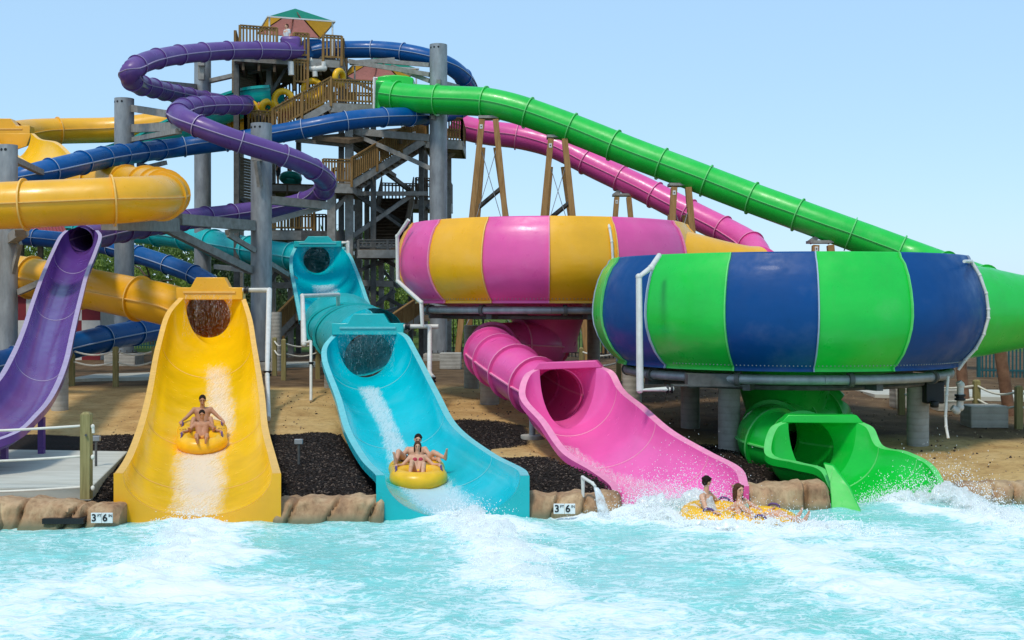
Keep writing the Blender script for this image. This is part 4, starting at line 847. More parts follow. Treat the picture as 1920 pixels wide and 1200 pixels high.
def stair(parent, p, q, w, name='stair_flight', m='grey_wood', treads=None, closed=True):
    """flight from p (low) to q (high); w is a vector across it"""
    p, q, w = V(p), V(q), V(w); n = treads or max(4, int(abs(q.z-p.z)/.19)); mb = MB()
    for i in range(n):
        a = p.lerp(q, (i+.5)/n); b = a+w; dirh = V((q.x-p.x, q.y-p.y, 0)).normalized(); mb.prism([a-dirh*.15, a+dirh*.15, b+dirh*.15, b-dirh*.15], (0, 0, .05))
        if closed: mb.prism([a+dirh*.13, a+dirh*.15, b+dirh*.15, b+dirh*.13], (0, 0, -.19))
    s = mb.build(name, m, parent, smooth=False)
    mb = MB()
    for e in (V((0, 0, 0)), w): mb.beam(p+e-V((0, 0, .08)), q+e-V((0, 0, .08)), .09, .36)
    mb.build('stringer', 'steel_beam', s, smooth=False); return s
# top deck
z1 = 15.95
A, B, Cc, D = on(441, 0, 60.2, z1), on(643, 0, 62, z1), on(650, 0, 67, z1), on(452, 0, 65.6, z1)
deck(tw, [A, B, Cc, D], .4)
zz = V((0, 0, 1))
A0, A1 = on(450, 0, 60.1, z1+.15), on(519, 0, 60.7, z1+.15); rail(tw, A0, A1, 1.2, .16)
rail(tw, on(551, 0, 61.1, z1), on(578, 0, 61.3, z1), 1.2, .16); rail(tw, on(606, 0, 61.6, z1), on(641, 0, 61.9, z1), 1.2, .16)
rail(tw, A, D, 1.1, .16); rail(tw, D, Cc, 1.1, .16); rail(tw, B, Cc, 1.1, .16); rail(tw, on(438, 0, 62.5, z1-.15), on(458, 0, 62.7, z1-.15), 1.1, .16)
rail(tw, on(552, 0, 61.0, z1-1.35), on(577, 0, 61.2, z1-1.35), 1.2, .16)
# middle landing with the flight down to the left landing
z2, z3 = 13.6, 11.95
M0, M1, M2, M3 = on(623, 0, 60.6, z2), on(702, 0, 61.2, z2), on(705, 0, 64.5, z2), on(628, 0, 64, z2)
deck(tw, [M0, M1, M2, M3], .5); rail(tw, M0, M1, 1.15, .15); rail(tw, M3, M2, 1.1, .17); rail(tw, M1, M2, 1.1, .17)
N0, N1, N2, N3 = on(460, 0, 59.6, z3), on(510, 0, 60, z3), on(515, 0, 64, z3), on(463, 0, 63.6, z3)
deck(tw, [N0, N1, N2, N3], .35); rail(tw, N0, N1, 1.1, .15); rail(tw, N0, N3, 1.1, .15); rail(tw, N3, N2, 1.1, .17)
stair(tw, N1+V((.2, 0, 0)), M0, (0, 1.5, 0)); rail(tw, N1+V((.05, -.06, .1)), M0+V((-.05, -.06, .1)), 1.15, .15); rail(tw, N1+V((.05, 1.5, .1)), M0+V((-.05, 1.5, .1)), 1.15, .17)
# boarded landing behind
z4 = P(540, 187, 66).z; Q0, Q1 = on(506, 0, 66, z4), on(592, 0, 66.5, z4)
deck(tw, [Q0, Q1, Q1+V((0, 3, 0)), Q0+V((0, 3, 0))], .4); rail(tw, Q0, Q1, 1.25, .17)
for a, b in (((512, 175), (548, 148)), ((590, 175), (553, 148))): mb = MB(); mb.beam(P(*a, 66.3), P(*b, 66.3), .2); mb.build('knee_brace', 'grey_wood', tw, smooth=False)
# right hand landing, flight and left hand landing below
z5, z6 = P(850, 262, 64).z, P(630, 342, 60).z
R0, R1 = on(798, 0, 63.4, z5), on(866, 0, 64.2, z5); deck(tw, [R0, R1, R1+V((0, 4, 0)), R0+V((0, 4, 0))], .5); rail(tw, R0, R1, 1.15, .14); rail(tw, R1, R1+V((0, 4, 0)), 1.1, .16); rail(tw, R0+V((0, 4, 0)), R1+V((0, 4, 0)), 1.1, .16)
L0, L1 = on(606, 0, 60, z6), on(660, 0, 60.4, z6); deck(tw, [L0, L1, L1+V((0, 3.5, 0)), L0+V((0, 3.5, 0))], .5); rail(tw, L0, L1, 1.15, .14); rail(tw, L0+V((0, 3.5, 0)), L1+V((0, 3.5, 0)), 1.1, .17)
stair(tw, L1, R0, (0, 1.7, 0)); rail(tw, L1+V((0, -.06, .1)), R0+V((0, -.06, .1)), 1.15, .14); rail(tw, L1+V((0, 1.7, .1)), R0+V((0, 1.7, .1)), 1.15, .17)
# back landing and the steep flight seen from below
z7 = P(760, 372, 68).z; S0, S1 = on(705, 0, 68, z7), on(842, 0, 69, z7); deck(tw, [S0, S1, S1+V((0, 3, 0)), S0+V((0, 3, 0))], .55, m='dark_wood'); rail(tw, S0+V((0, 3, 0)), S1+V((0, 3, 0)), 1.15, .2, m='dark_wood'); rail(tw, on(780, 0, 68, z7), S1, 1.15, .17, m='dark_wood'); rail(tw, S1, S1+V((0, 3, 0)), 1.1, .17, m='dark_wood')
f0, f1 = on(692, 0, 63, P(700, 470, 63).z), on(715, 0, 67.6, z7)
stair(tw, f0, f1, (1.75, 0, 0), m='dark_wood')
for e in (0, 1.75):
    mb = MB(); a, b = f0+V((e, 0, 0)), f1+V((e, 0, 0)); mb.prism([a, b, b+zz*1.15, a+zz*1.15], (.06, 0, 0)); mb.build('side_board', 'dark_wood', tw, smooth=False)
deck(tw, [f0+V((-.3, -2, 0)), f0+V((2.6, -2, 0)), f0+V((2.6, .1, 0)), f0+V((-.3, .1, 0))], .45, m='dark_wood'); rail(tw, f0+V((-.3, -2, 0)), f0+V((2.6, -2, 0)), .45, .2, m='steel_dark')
# lower front landing
z8 = P(555, 431, 62).z; H0, H1 = on(500, 0, 62, z8), on(589, 0, 62.4, z8); deck(tw, [H0, H1, H1+V((0, 4, 0)), H0+V((0, 4, 0))], .5); rail(tw, H0, H1, 1.15, .14); rail(tw, H0+V((0, 4, 0)), H1+V((0, 4, 0)), 1.1, .17, m='dark_wood')
mb = MB(); mb.beam(P(500, 441, 62.2), P(652, 443, 62.6), .3, .5); mb.build('girder', 'steel_dark', tw, smooth=False)
# waiting deck with the silhouettes
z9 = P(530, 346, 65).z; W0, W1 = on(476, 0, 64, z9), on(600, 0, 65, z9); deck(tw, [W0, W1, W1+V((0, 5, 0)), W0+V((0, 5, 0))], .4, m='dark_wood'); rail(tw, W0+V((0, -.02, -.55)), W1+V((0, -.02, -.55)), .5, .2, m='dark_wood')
# boarded stair shafts on the left: planks with shadow gaps
def planks(u0, v0, u1, v1, d0, d1, n, name='board_wall'):
    mb = MB(); a, b = P(u0, v0, d0), P(u1, v0, d1); zt, zb = a.z, P(u0, v1, d0).z
    for i in range(n):
        z = zb+(zt-zb)*(i+.5)/n; h = (zt-zb)/n*.86; mb.beam((a.x, a.y, z), (b.x, b.y, z), .06, h)
    for t in (0, 1): q = a.lerp(b, t); mb.box((q.x, q.y+.06, (zt+zb)/2), (.18, .14, zt-zb+.3))
    return mb.build(name, 'grey_wood', tw, smooth=False)
planks(438, 111, 480, 168, 61.5, 63.5, 11); planks(443, 292, 478, 372, 61, 63, 15); planks(478, 292, 500, 350, 63, 66, 11); planks(480, 108, 502, 160, 63.5, 67, 11)
planks(575, 108, 640, 142, 65, 67, 7)
mb = MB(); mb.prism([P(441, 372, 61), P(478, 372, 63), P(490, 372, 66), P(450, 372, 66)], (0, 0, -.35)); mb.build('deck', 'grey_wood', tw, smooth=False)
# steel frame
for k, (u, d, vt) in enumerate([(444, 61, 112), (655, 61.6, 225), (672, 66, 300), (790, 64, 262), (798, 69, 262), (505, 62.5, 112), (640, 62, 112), (512, 66, 150), (622, 60.6, 345), (700, 62, 205), (842, 68, 262), (735, 70, 372), (770, 70, 372), (640, 67, 112), (452, 66, 112), (560, 68, 190), (688, 67, 200), (545, 62.5, 440), (590, 62.5, 440), (715, 63, 470)]):
    x = ux(u, d); b = base(x, d); mb = MB(); mb.box((x, d, (b.z+P(u, vt, d).z)/2), (.26 if k not in (1, 2, 8) else .4, .26 if k not in (1, 2, 8) else .4, P(u, vt, d).z-b.z)); mb.build('post', 'steel_beam' if k % 3 else 'steel_dark', tw, smooth=False)
for a, b, w in [((655, 447, 62), (780, 360, 64), .2), ((655, 356, 62), (780, 445, 64), .16), ((665, 363, 62), (800, 363, 64), .22), ((660, 462, 62), (790, 462, 64), .22), ((660, 360, 64), (800, 445, 66), .16), ((660, 512, 62), (745, 480, 63), .18), ((690, 470, 63), (745, 540, 63), .14), ((660, 455, 62), (745, 500, 63), .18), ((660, 530, 62), (800, 535, 64), .3), ((680, 590, 62), (740, 545, 63), .18), ((690, 540, 63), (800, 600, 64), .18), ((740, 330, 66), (660, 275, 62), .2), ((660, 395, 66), (700, 340, 66), .18), ((800, 390, 66), (840, 350, 68), .16), ((720, 320, 66), (785, 370, 68), .2), ((655, 262, 61.8), (800, 266, 64), .22), ((555, 262, 62), (655, 272, 61.7), .24), ((640, 120, 62), (612, 108, 62), .18), ((600, 108, 62), (632, 140, 62), .18), ((620, 400, 61), (655, 362, 61.6), .2), ((505, 180, 62), (545, 115, 62), .15), ((840, 292, 66), (866, 268, 65), .3), ((450, 372, 61.5), (490, 395, 62), .18), ((640, 140, 62.5), (700, 170, 62), .16), ((500, 470, 62), (545, 540, 62), .18), ((545, 470, 62), (500, 540, 62), .18), ((495, 535, 62), (560, 535, 62), .3), ((495, 600, 62), (560, 602, 62), .3), ((672, 600, 66), (800, 560, 69), .16)]:
    mb = MB(); mb.beam(P(*a), P(*b), w); mb.build('brace', 'steel_beam' if w > .19 else 'steel_dark', tw, smooth=False)
for i in range(7):
    a = A.lerp(B, (i+.5)/7); b = D.lerp(Cc, (i+.5)/7); mb = MB(); mb.beam(a-zz*.62, b-zz*.62, .12, .36); mb.build('joist', 'dark_wood', tw, smooth=False)
for i in range(6):
    p = P(640+i*22, 262, 62); mb = MB(); mb.beam(p, p+V((.5, 6, .3)), .14, .4); mb.build('joist', 'dark_wood', tw, smooth=False)
mb = MB(); mb.prism([P(585, 255, 61), P(655, 262, 61), P(800, 235, 64), P(760, 240, 69), P(640, 250, 69)], (0, 0, -.2)); mb.build('deck', 'dark_wood', tw, smooth=False)
# ground level flights
for (u0, v0, u1, v1, d0, d1, nm) in [(792, 562, 733, 607, 62, 57, 0), (558, 560, 520, 602, 60, 58, 1)]:
    a, b = P(u0, v0+27, d0), P(u1, v1+25, d1); rail(tw, b, a, 1.0, .17); rail(tw, b+V((0, 1.6, 0)), a+V((0, 1.6, 0)), 1.0, .17); stair(tw, b, a, (0, 1.6, 0)); mb = MB(); mb.box((a.x+.6, a.y+.8, a.z-.2), (1.6, 2.4, .3)); mb.build('deck', 'grey_wood', tw, smooth=False)
    rail(tw, a, a+V((1.3, 0, 0)), 1.0, .17)

# canopies
def canopy(label, fl, fr, df, dr, back, zt, apex_h, posts):
    z = zt; a, b = on(fl, 0, df, z), on(fr, 0, dr, z); yaw = (b-a).normalized(); n = V((-yaw.y, yaw.x, 0))*back; c, d = b+n, a+n; ap = (a+b+c+d)/4+V((0, 0, apex_h)); r = thing('shade_canopy', label, 'canopy', (ap.x, ap.y, posts))
    for nm, p, q, m in (('front_panel', a, b, 'cloth_green'), ('side_panel', b, c, 'cloth_yellow'), ('back_panel', c, d, 'cloth_pink'), ('side_panel', d, a, 'cloth_yellow')):
        mb = MB(); N_ = 8; rows = []
        for i in range(N_+1):
            t = i/N_; rows.append([p.lerp(q, s/N_).lerp(ap, t)-V((0, 0, .12*math.sin(PI*s/N_)*math.sin(PI*min(1, t*1.3)))) for s in range(N_+1)])
        mb.grid(rows); mb.build(nm, m, r, fix=False)
    mb = MB()
    for p, q in ((a, b), (b, c), (c, d), (d, a)): mb.beam(p, q, .06, .07)
    mb.build('eave_frame', 'pvc', r, smooth=False)
    for p in (a, b, c, d):
        mb = MB(); q = p+(ap-p)*.06; mb.cyl((q.x, q.y, posts), (q.x, q.y, z+.02), .045, n=10); mb.build('canopy_post', 'pvc', r)
        mb = MB(); mb.beam(p+V((0, 0, -.03)), ap+V((0, 0, -.05)), .05); mb.build('hip_rafter', 'dark_wood', r, smooth=False)
    for p, q in ((a, b), (c, d)):
        mb = MB(); mb.beam(p.lerp(q, .5)-V((0, 0, .03)), ap-V((0, 0, .06)), .05); mb.build('rafter', 'dark_wood', r, smooth=False)
canopy('shade canopy with a green front and pink and yellow cloth, on the tower top', 502, 628, 61.4, 62.5, 4.1, P(502, 31, 61.4).z, 1.0, z1)
canopy('lower shade canopy with a red underside, behind the start of the green tube', 662, 785, 64.5, 65.5, 4.1, P(662, 122, 64.5).z, .95, z2)
rough_mat('rust', [(.3, (.12, .055, .03)), (.7, (.25, .13, .075))], 4, 6, .8, .2)
# ---------------------------------------------------------------- running water, foam and spray
def fade_mesh(name, rows, fades, mat, parent=None):
    k = len(rows[0]); vs = [tuple(p) for r in rows for p in r]; fs = [(i*k+j, i*k+j+1, (i+1)*k+j+1, (i+1)*k+j) for i in range(len(rows)-1) for j in range(k-1)]
    me = bpy.data.meshes.new(name); me.from_pydata(vs, [], fs); me.update(); me.materials.append(MATS[mat]); me.polygons.foreach_set('use_smooth', [True]*len(fs))
    at = me.attributes.new('fade', 'FLOAT', 'POINT'); at.data.foreach_set('value', [f for r in fades for f in r])
    o = bpy.data.objects.new(name, me); C.objects.link(o)
    if parent:
        o.parent = parent; b0 = BASE.get(parent.name)
        if b0 is not None: o.matrix_parent_inverse = Matrix.Translation(-b0)
    return o
def lerp_list(t, L):
    for (a, *x), (b, *y) in zip(L, L[1:]):
        if a <= t <= b: k = (t-a)/max(1e-6, b-a); return [p+(q-p)*k for p, q in zip(x, y)]
    return list(L[-1][1:])
def stream(st, spec, label, lift=.02, p=.95, nx=20):
    """sheet of white water on a chute floor; spec: (t, centre, half width, fade) with x in -1..1 across the chute"""
    rows, fades = [], []; n = len(st)-1; t0, t1 = spec[0][0], spec[-1][0]; N = 70
    for i in range(N+1):
        t = t0+(t1-t0)*i/N; q = min(n-1e-6, t*n); a = int(q); k = q-a; L = st[a][0].lerp(st[a+1][0], k); R = st[a][1].lerp(st[a+1][1], k); h = st[a][2]+(st[a+1][2]-st[a][2])*k
        c, w, f = lerp_list(t, spec); lat = (R-L).normalized(); mid = (L+R)/2; hw = (R-L).length/2; row, fr = [], []
        for j in range(nx+1):
            s = -1+2*j/nx; x = max(-.985, min(.985, c+s*w+.04*MN.noise(V((t*30, s, 3))))); fz = (1-x*x)**(p/2)
            row.append(mid+lat*x*hw-V((0, 0, h))*fz+V((0, 0, lift+.03*max(0, MN.noise(V((t*40, s*3, 1)))))))
            e = (1-s*s)*min(1, i/9, (N-i)/4+.4); fr.append((f+.06)*e+(e-1)*.45)
        rows.append(row); fades.append(fr)
    o = fade_mesh('white_water', rows, fades, 'stream'); tag(o, label, 'running water', kind='stuff')
stream(st_y, [(.14, .12, .5, .38), (.3, .25, .4, .5), (.42, .28, .42, .62), (.5, .05, .6, .72), (.58, -.05, .6, .78), (.7, -.02, .56, .82), (.82, .0, .5, .62), (1.0, -.05, .44, .62)], 'sheet of white water running down the yellow chute')
stream(st_t, [(.18, -.15, .3, .7), (.3, .0, .34, .72), (.45, .0, .3, .66), (.58, .0, .4, .7), (.66, -.02, .6, .85), (.76, -.05, .66, 1.0), (.88, -.05, .66, .9), (1, .1, .6, .62)], 'white rapids running down the lower turquoise chute')
n1 = interp(ST1, 8); stream(n1, [(.26, .05, .45, .4), (.4, .05, .55, .75), (.62, .1, .5, .4)], 'patch of white water in the upper turquoise chute')
stream(st_k, [(.3, -.35, .25, .25), (.42, -.4, .36, .32), (.55, -.25, .55, .32), (.7, -.1, .85, .4), (.85, 0, .92, .55), (1, 0, .92, .8)], 'shallow white water spreading over the pink chute')
def curtain(u0, u1, v0, v1, d, label, f0=.45):
    rows, fades = [], []
    for i in range(13):
        t = i/12; row, fr = [], []
        for j in range(31):
            s = j/30; p = P(u0+(u1-u0)*s, v0+(v1-v0)*t, d); p.y -= .10+.35*t+.04*math.sin(s*40); row.append(p); fr.append(f0-.12*t+.1*MN.noise(V((s*9, t*2, d))))
        rows.append(row); fades.append(fr)
    o = fade_mesh('water_curtain', rows, fades, 'curtain'); tag(o, label, 'water curtain', kind='stuff')
curtain(348, 438, 552, 632, 36.3, 'thin curtain of water falling across the mouth of the yellow tube', .5)
curtain(566, 628, 462, 512, 56, 'thin curtain of water falling across the upper turquoise tube mouth', .5)
curtain(636, 742, 622, 704, 34.2, 'thin curtain of water falling across the lower turquoise mouth', .46)

OCT = [V(p) for p in ((1, 0, 0), (-1, 0, 0), (0, 1, 0), (0, -1, 0), (0, 0, 1), (0, 0, -1))]; OF = [(0, 2, 4), (2, 1, 4), (1, 3, 4), (3, 0, 4), (2, 0, 5), (1, 2, 5), (3, 1, 5), (0, 3, 5)]
def splash(label, pts, seed, drops=900, spread=.3, up=.5, size=(.003, .011), flat_=.6):
    """churned crest of foam along a line on the water, with flying drops; pts: (u, v, halfwidth, height)"""
    rnd = random.Random(seed); path = [(V((*wpt(u, v), 0)), w, h) for u, v, w, h in pts]; rows, fades = [], []; N = 60; K = 26
    P_ = catmull([p for p, w, h in path], 12); ws = catmull([V((w, h, 0)) for p, w, h in path], 12)
    n = len(P_)-1
    for i in range(N+1):
        q = min(n-1e-6, i/N*n); a = int(q); k = q-a; p = P_[a].lerp(P_[a+1], k); t = (P_[a+1]-P_[a]).normalized(); sd = V((t.y, -t.x, 0)); w, h = ws[a].lerp(ws[a+1], k)[:2]; row, fr = [], []
        for j in range(K+1):
            s = -1+2*j/K; c = p+sd*s*w; nz = .5+.7*MN.noise(c*2.3+V((seed, 0, 0)))+.5*MN.noise(c*6)+.3*MN.noise(c*15); e = (1-s*s)*min(1, (i+.3)/7, (N-i+.3)/9)
            row.append(c+V((0, 0, -.02+max(0, h*e**.7*nz)))); fr.append(-.35+1.25*e**.6)
        rows.append(row); fades.append(fr)
    o = fade_mesh('splash_foam', rows, fades, 'foam'); tag(o, label, 'splash', kind='stuff')
    R_, F_ = [], []; V_, Q_, A_ = [], [], []
    for _ in range(int(drops/26)):      # thrown sheets of white water
        q = (.07+rnd.random()*.91)*n; a = int(q); p = P_[a].lerp(P_[a+1], q-a); w, h = ws[a].lerp(ws[a+1], q-a)[:2]; ang = rnd.uniform(0, 2*PI); d1 = V((math.cos(ang), math.sin(ang)*.6, 0)); sz = h*rnd.uniform(.7, 1.5)+.05; off = rnd.gauss(0, .4)*w; t = (P_[a+1]-P_[a]).normalized(); c0 = p+V((t.y, -t.x, 0))*off; lean = V((rnd.gauss(0, .4), rnd.gauss(0, .4), 0)); o0 = len(V_); k = 9
        for i in range(k):
            for j in range(k):
                x, y = -1+2*j/(k-1), i/(k-1); V_.append(c0+d1*x*sz*(.6+.5*y)+V((0, 0, 1))*sz*y*(1-.3*x*x)+lean*sz*y*y+V((MN.noise(V((x*2, y*2, q*9))), MN.noise(V((x*2, y*2, q*9+4))), 0))*sz*.35); A_.append((1-x*x)**.8*(1-y**1.5)*.75-.22)
        Q_ += [(o0+i*k+j, o0+i*k+j+1, o0+(i+1)*k+j+1, o0+(i+1)*k+j) for i in range(k-1) for j in range(k-1)]
    me = bpy.data.meshes.new('splash_sheets'); me.from_pydata([tuple(v) for v in V_], [], Q_); me.update(); me.materials.append(MATS['foam']); me.polygons.foreach_set('use_smooth', [True]*len(Q_)); at = me.attributes.new('fade', 'FLOAT', 'POINT'); at.data.foreach_set('value', A_)
    so_ = bpy.data.objects.new('splash_sheets', me); C.objects.link(so_); tag(so_, label.replace('foam crest', 'thrown sheets of water'), 'splash', kind='stuff')
    mb = MB(); 
    for _ in range(int(drops*1.8)):
        q = rnd.random()**1.2*n*.999; a = int(q); p = P_[a].lerp(P_[a+1], q-a); w, h = ws[a].lerp(ws[a+1], q-a)[:2]; t = (P_[a+1]-P_[a]).normalized(); sd = V((t.y, -t.x, 0))
        s = rnd.gauss(0, .5); hh = h*max(0, 1-s*s*.6)*(.35+abs(rnd.gauss(0, up))); r = rnd.uniform(*size)*(1.3-min(1, hh/(h*2+.01))*.6); c = p+sd*s*w+t*rnd.gauss(0, spread)+V((0, 0, hh))
        st = V((1, 1, rnd.uniform(.8, 1.8))); mb.add([c+V((v.x*r*st.x, v.y*r*st.y, v.z*r*st.z)) for v in OCT], OF)
    d = mb.build('spray_drops', 'droplet', None, fix=False); tag(d, label.replace('foam crest', 'spray drops flying'), 'spray', kind='stuff')
splash('white foam crest where the yellow chute pours into the pool', [(352, 972, .5, .12), (352, 992, .62, .16), (335, 1030, .8, .12), (310, 1080, 1.0, .07)], 1, 700, up=.8)
splash('white foam crest where the turquoise chute pours into the pool', [(850, 962, .5, .16), (885, 980, .75, .22), (925, 1010, .8, .18), (965, 1060, .8, .1), (995, 1110, .7, .05)], 2, 1100, up=.8)
splash('white foam crest round the yellow raft at the pink slide mouth', [(1128, 976, .22, .06), (1200, 972, .4, .22), (1290, 974, .42, .30), (1380, 984, .28, .22), (1470, 992, .36, .2), (1560, 992, .5, .14), (1650, 1010, .55, .06)], 3, 1700, up=.9)
splash('white foam crest behind the raft along the pink chute end', [(1170, 958, .3, .2), (1260, 955, .4, .42), (1330, 958, .3, .42), (1380, 958, .2, .2)], 4, 1500, up=1.0, spread=.25)
splash('white foam crest where the green chute pours into the pool', [(1625, 946, .14, .1), (1700, 940, .3, .3), (1770, 940, .42, .48), (1830, 955, .5, .32), (1900, 975, .6, .16), (1980, 1000, .6, .08)], 5, 2000, up=.9)
splash('white foam crest breaking over the near side of the raft in the pool', [(1265, 990, .2, .14), (1340, 992, .22, .2), (1430, 995, .22, .17), (1520, 994, .25, .14), (1600, 1000, .3, .06)], 6, 900, up=.7, spread=.2)
# the spout's falling stream
a = P(1117, 914, 20.75); pts = [a+V((.10*t+.05*t*t, -.12*t, -.55*t*t-.05*t)) for t in [i/12 for i in range(13)]]
rows = [[p+V((math.cos(2*PI*j/14), math.sin(2*PI*j/14), 0))*(.035+.085*(i/12)**1.3)*(1+.25*MN.noise(V((j*.9, i*.5, 2)))) for j in range(15)] for i, p in enumerate(pts)]
o = fade_mesh('falling_water', rows, [[.62-.12*i/12]*15 for i in range(13)], 'foam'); tag(o, 'white stream falling from the spout pipe into the pool', 'falling water', kind='stuff')

# ---------------------------------------------------------------- rafts and riders
def make_raft(label):
    r = thing('raft', label, 'raft', (0, 0, 0), 'yellow two seat rafts'); mb = MB()
    for cy in (-.46, .46):
        rows = []
        for i in range(48):
            a = 2*PI*i/48; c = V((math.cos(a)*.41, cy+math.sin(a)*.41, 0)); o_ = V((math.cos(a), math.sin(a), 0)); rows.append([c+o_*math.cos(2*PI*j/18)*.205+V((0, 0, 1))*math.sin(2*PI*j/18)*.195 for j in range(18)])
        rows.append(rows[0]); mb.grid(rows, 0, True)
    for s in (-1, 1): mb.cap((s*.40, -.3, 0), (s*.40, .3, 0), .19, .19, 16)
    t = remesh(mb, 'tube', 'raft', r, .028, 6)
    for cy in (-.46, .46): mb = MB(); mb.cyl((0, cy, -.15), (0, cy, -.10), .36, n=24); mb.build('floor', 'raft', r)
    for sx in (-1, 1):
        for y in (-.42, .5):
            x = sx*.47; mb = MB(); mb.pipe([(x, y-.11, .13), (x, y-.09, .205), (x, y-.04, .235), (x, y+.04, .235), (x, y+.09, .205), (x, y+.11, .13)], .02, 8); mb.box((x, y-.11, .165), (.06, .06, .012)); mb.box((x, y+.11, .165), (.06, .06, .012)); mb.build('handle', 'handle', r)
    for sx in (-1, 1):     # small printed ring marks on the tube tops
        mb = MB()
        for k in range(3):
            c = V((sx*(.40+.06*k), .02, .2-.004*k)); mb.cyl(c, c+V((0, 0, .006)), .026, n=10)
        mb.build('print', 'print', r)
    return r
flat('print', (.45, .27, .03), .6)
def xf(root, pos, yaw, pitch=0, roll=0):
    M = Matrix.Translation(pos) @ Matrix.Rotation(yaw, 4, 'Z') @ Matrix.Rotation(pitch, 4, 'X') @ Matrix.Rotation(roll, 4, 'Y'); root.rotation_euler = M.to_euler(); root.location = pos; root.scale = (.94, .94, .94); return M
def person(label, J, skin, hair, wear, s=1., voxel=.013, longhair=0, group=None, rad=1.1, bun=0, body_parts=True):
    """one continuous figure from joint positions; hair, clothes and face details are children"""
    r = thing('person', label, 'person', (0, 0, 0), group); mb = MB(); J = {k: V(v) for k, v in J.items()}; k = s*rad
    lat = (J['shR']-J['shL']).normalized(); plat = (J['hipR']-J['hipL']).normalized(); upt = (J['chest']-J['pel']).normalized(); fwd = upt.cross(lat) if upt.cross(lat).dot(J['face']) > 0 else lat.cross(upt)
    mb.cap(J['hipL'], J['hipR'], .105*k, .105*k, 12); mb.ball(J['pel'].lerp(J['chest'], .45), (.135*k, .10*k, .13*k), 12, R=Matrix((lat, fwd, upt)).transposed())
    for q in (-1, 1): mb.cap(J['pel']+plat*q*.055*s, J['chest']+lat*q*.075*s, .10*k, .105*k, 12)
    mb.cap(J['chest']-lat*.085*s+upt*.02*s, J['chest']+lat*.085*s+upt*.02*s, .112*k, .112*k, 12)
    mb.cap(J['shL'], J['shR'], .058*k, .058*k, 10); mb.cap(J['neck']-upt*.05*s, J['head']-V((0, 0, .03*s)), .056*k, .05*k, 10)
    f = J['face'].normalized(); hu = (J['head']-J['neck']).normalized(); hu = (hu-f*hu.dot(f)).normalized(); hl = f.cross(hu); H = Matrix((hl, f, hu)).transposed(); h = J['head']
    hp = lambda x, y, z: h+H @ V((x*s, y*s, z*s))
    mb.ball(hp(0, -.005, .02), (.078*s, .098*s, .105*s), 16, R=H); mb.ball(hp(0, .02, -.055), (.060*s, .070*s, .065*s), 12, R=H); mb.ball(hp(0, .055, -.095), (.028*s, .03*s, .024*s), 8)
    mb.cap(hp(0, .092, .015), hp(0, .112, -.028), .010*s, .016*s, 8)
    for q in (-1, 1): mb.ball(hp(q*.080, -.005, -.01), (.012*s, .022*s, .032*s), 8, R=H); mb.cap(hp(q*.018, .088, .035), hp(q*.05, .078, .035), .011*s, .010*s, 8)
    for S in 'LR':
        sh, el, wr, hip, kn, an, toe = (J[x+S] for x in ('sh', 'el', 'wr', 'hip', 'kn', 'an', 'toe'))
        mb.ball(sh, .064*k, 10); mb.cap(sh, el, .054*k, .041*k, 10); mb.cap(el, wr, .041*k, .028*s, 10); mb.ball(el.lerp(wr, .25), .043*k, 8)
        mb.cap(hip, kn, .092*k, .058*k, 12); mb.cap(kn, an, .056*k, .036*k, 10); mb.ball(kn.lerp(an, .3)+(hip-kn).normalized()*.0, .058*k, 10)
        td = (toe-an).normalized(); sh_dir = (an-kn).normalized(); heel = an+sh_dir*.045*s-td*.03*s; mb.ball(heel, .034*s, 8); mb.cap(an, an.lerp(toe, .6)+sh_dir*.03*s, .036*s, .034*s, 8); mb.cap(heel, toe+sh_dir*.03*s, .034*s, .026*s, 8)
        fl = td.cross(sh_dir).normalized()
        for i in range(5): b_ = toe+sh_dir*.03*s+fl*(i-2)*.014*s; mb.cap(b_, b_+td*(.035-.004*abs(i-1))*s, .011*s, .009*s, 6)
        hd = J.get('hd'+S, (wr-el).normalized()).normalized(); pn = J.get('pn'+S, V((0, 0, -1))); pn = (pn-hd*pn.dot(hd)).normalized(); sp = hd.cross(pn)
        pe = wr+hd*.085*s
        for i in range(4): mb.cap(wr+sp*(i-1.5)*.009*s, pe+sp*(i-1.5)*.019*s, .017*s, .014*s, 6)
        for i, ln in enumerate((.068, .078, .072, .055)):
            b0 = pe+sp*(i-1.5)*.020*s; m_ = b0+(hd*.75+pn*.45)*ln*.55*s; mb.cap(b0, m_, .0105*s, .0095*s, 6); mb.cap(m_, m_+(hd*.2+pn*.95)*ln*.5*s, .0095*s, .0085*s, 6)
        tb = wr+hd*.025*s-sp*.03*s; tm = tb+(hd*.6-sp*.65+pn*.3)*.045*s; mb.cap(tb, tm, .013*s, .011*s, 6); mb.cap(tm, tm+(hd*.8+pn*.5)*.032*s, .011*s, .009*s, 6)
    remesh(mb, 'body', skin, r, voxel*s, 3)
    # hair
    hb = MB(); hb.ball(hp(0, -.018, .038), (.088*s, .098*s, .100*s), 16, R=H); hb.ball(hp(0, -.05, -.01), (.082*s, .062*s, .085*s), 12, R=H)
    hb.cap(hp(-.06, .045, .075), hp(.06, .045, .075), .030*s, .030*s, 8)
    if longhair:
        for q in (-1, 0, 1): hb.cap(hp(q*.05, -.06, .0), hp(q*.075, -.05-.02*(q == 0), -.12-.10*longhair), .045*s, .022*s, 8)
        for q in (-1, 1): hb.cap(hp(q*.078, .01, .03), hp(q*.082, .0, -.12-.06*longhair), .026*s, .018*s, 8)
    if bun: hb.ball(hp(0, -.10, .06), .045*s, 10)
    remesh(hb, 'hair', hair, r, voxel*s, 2)
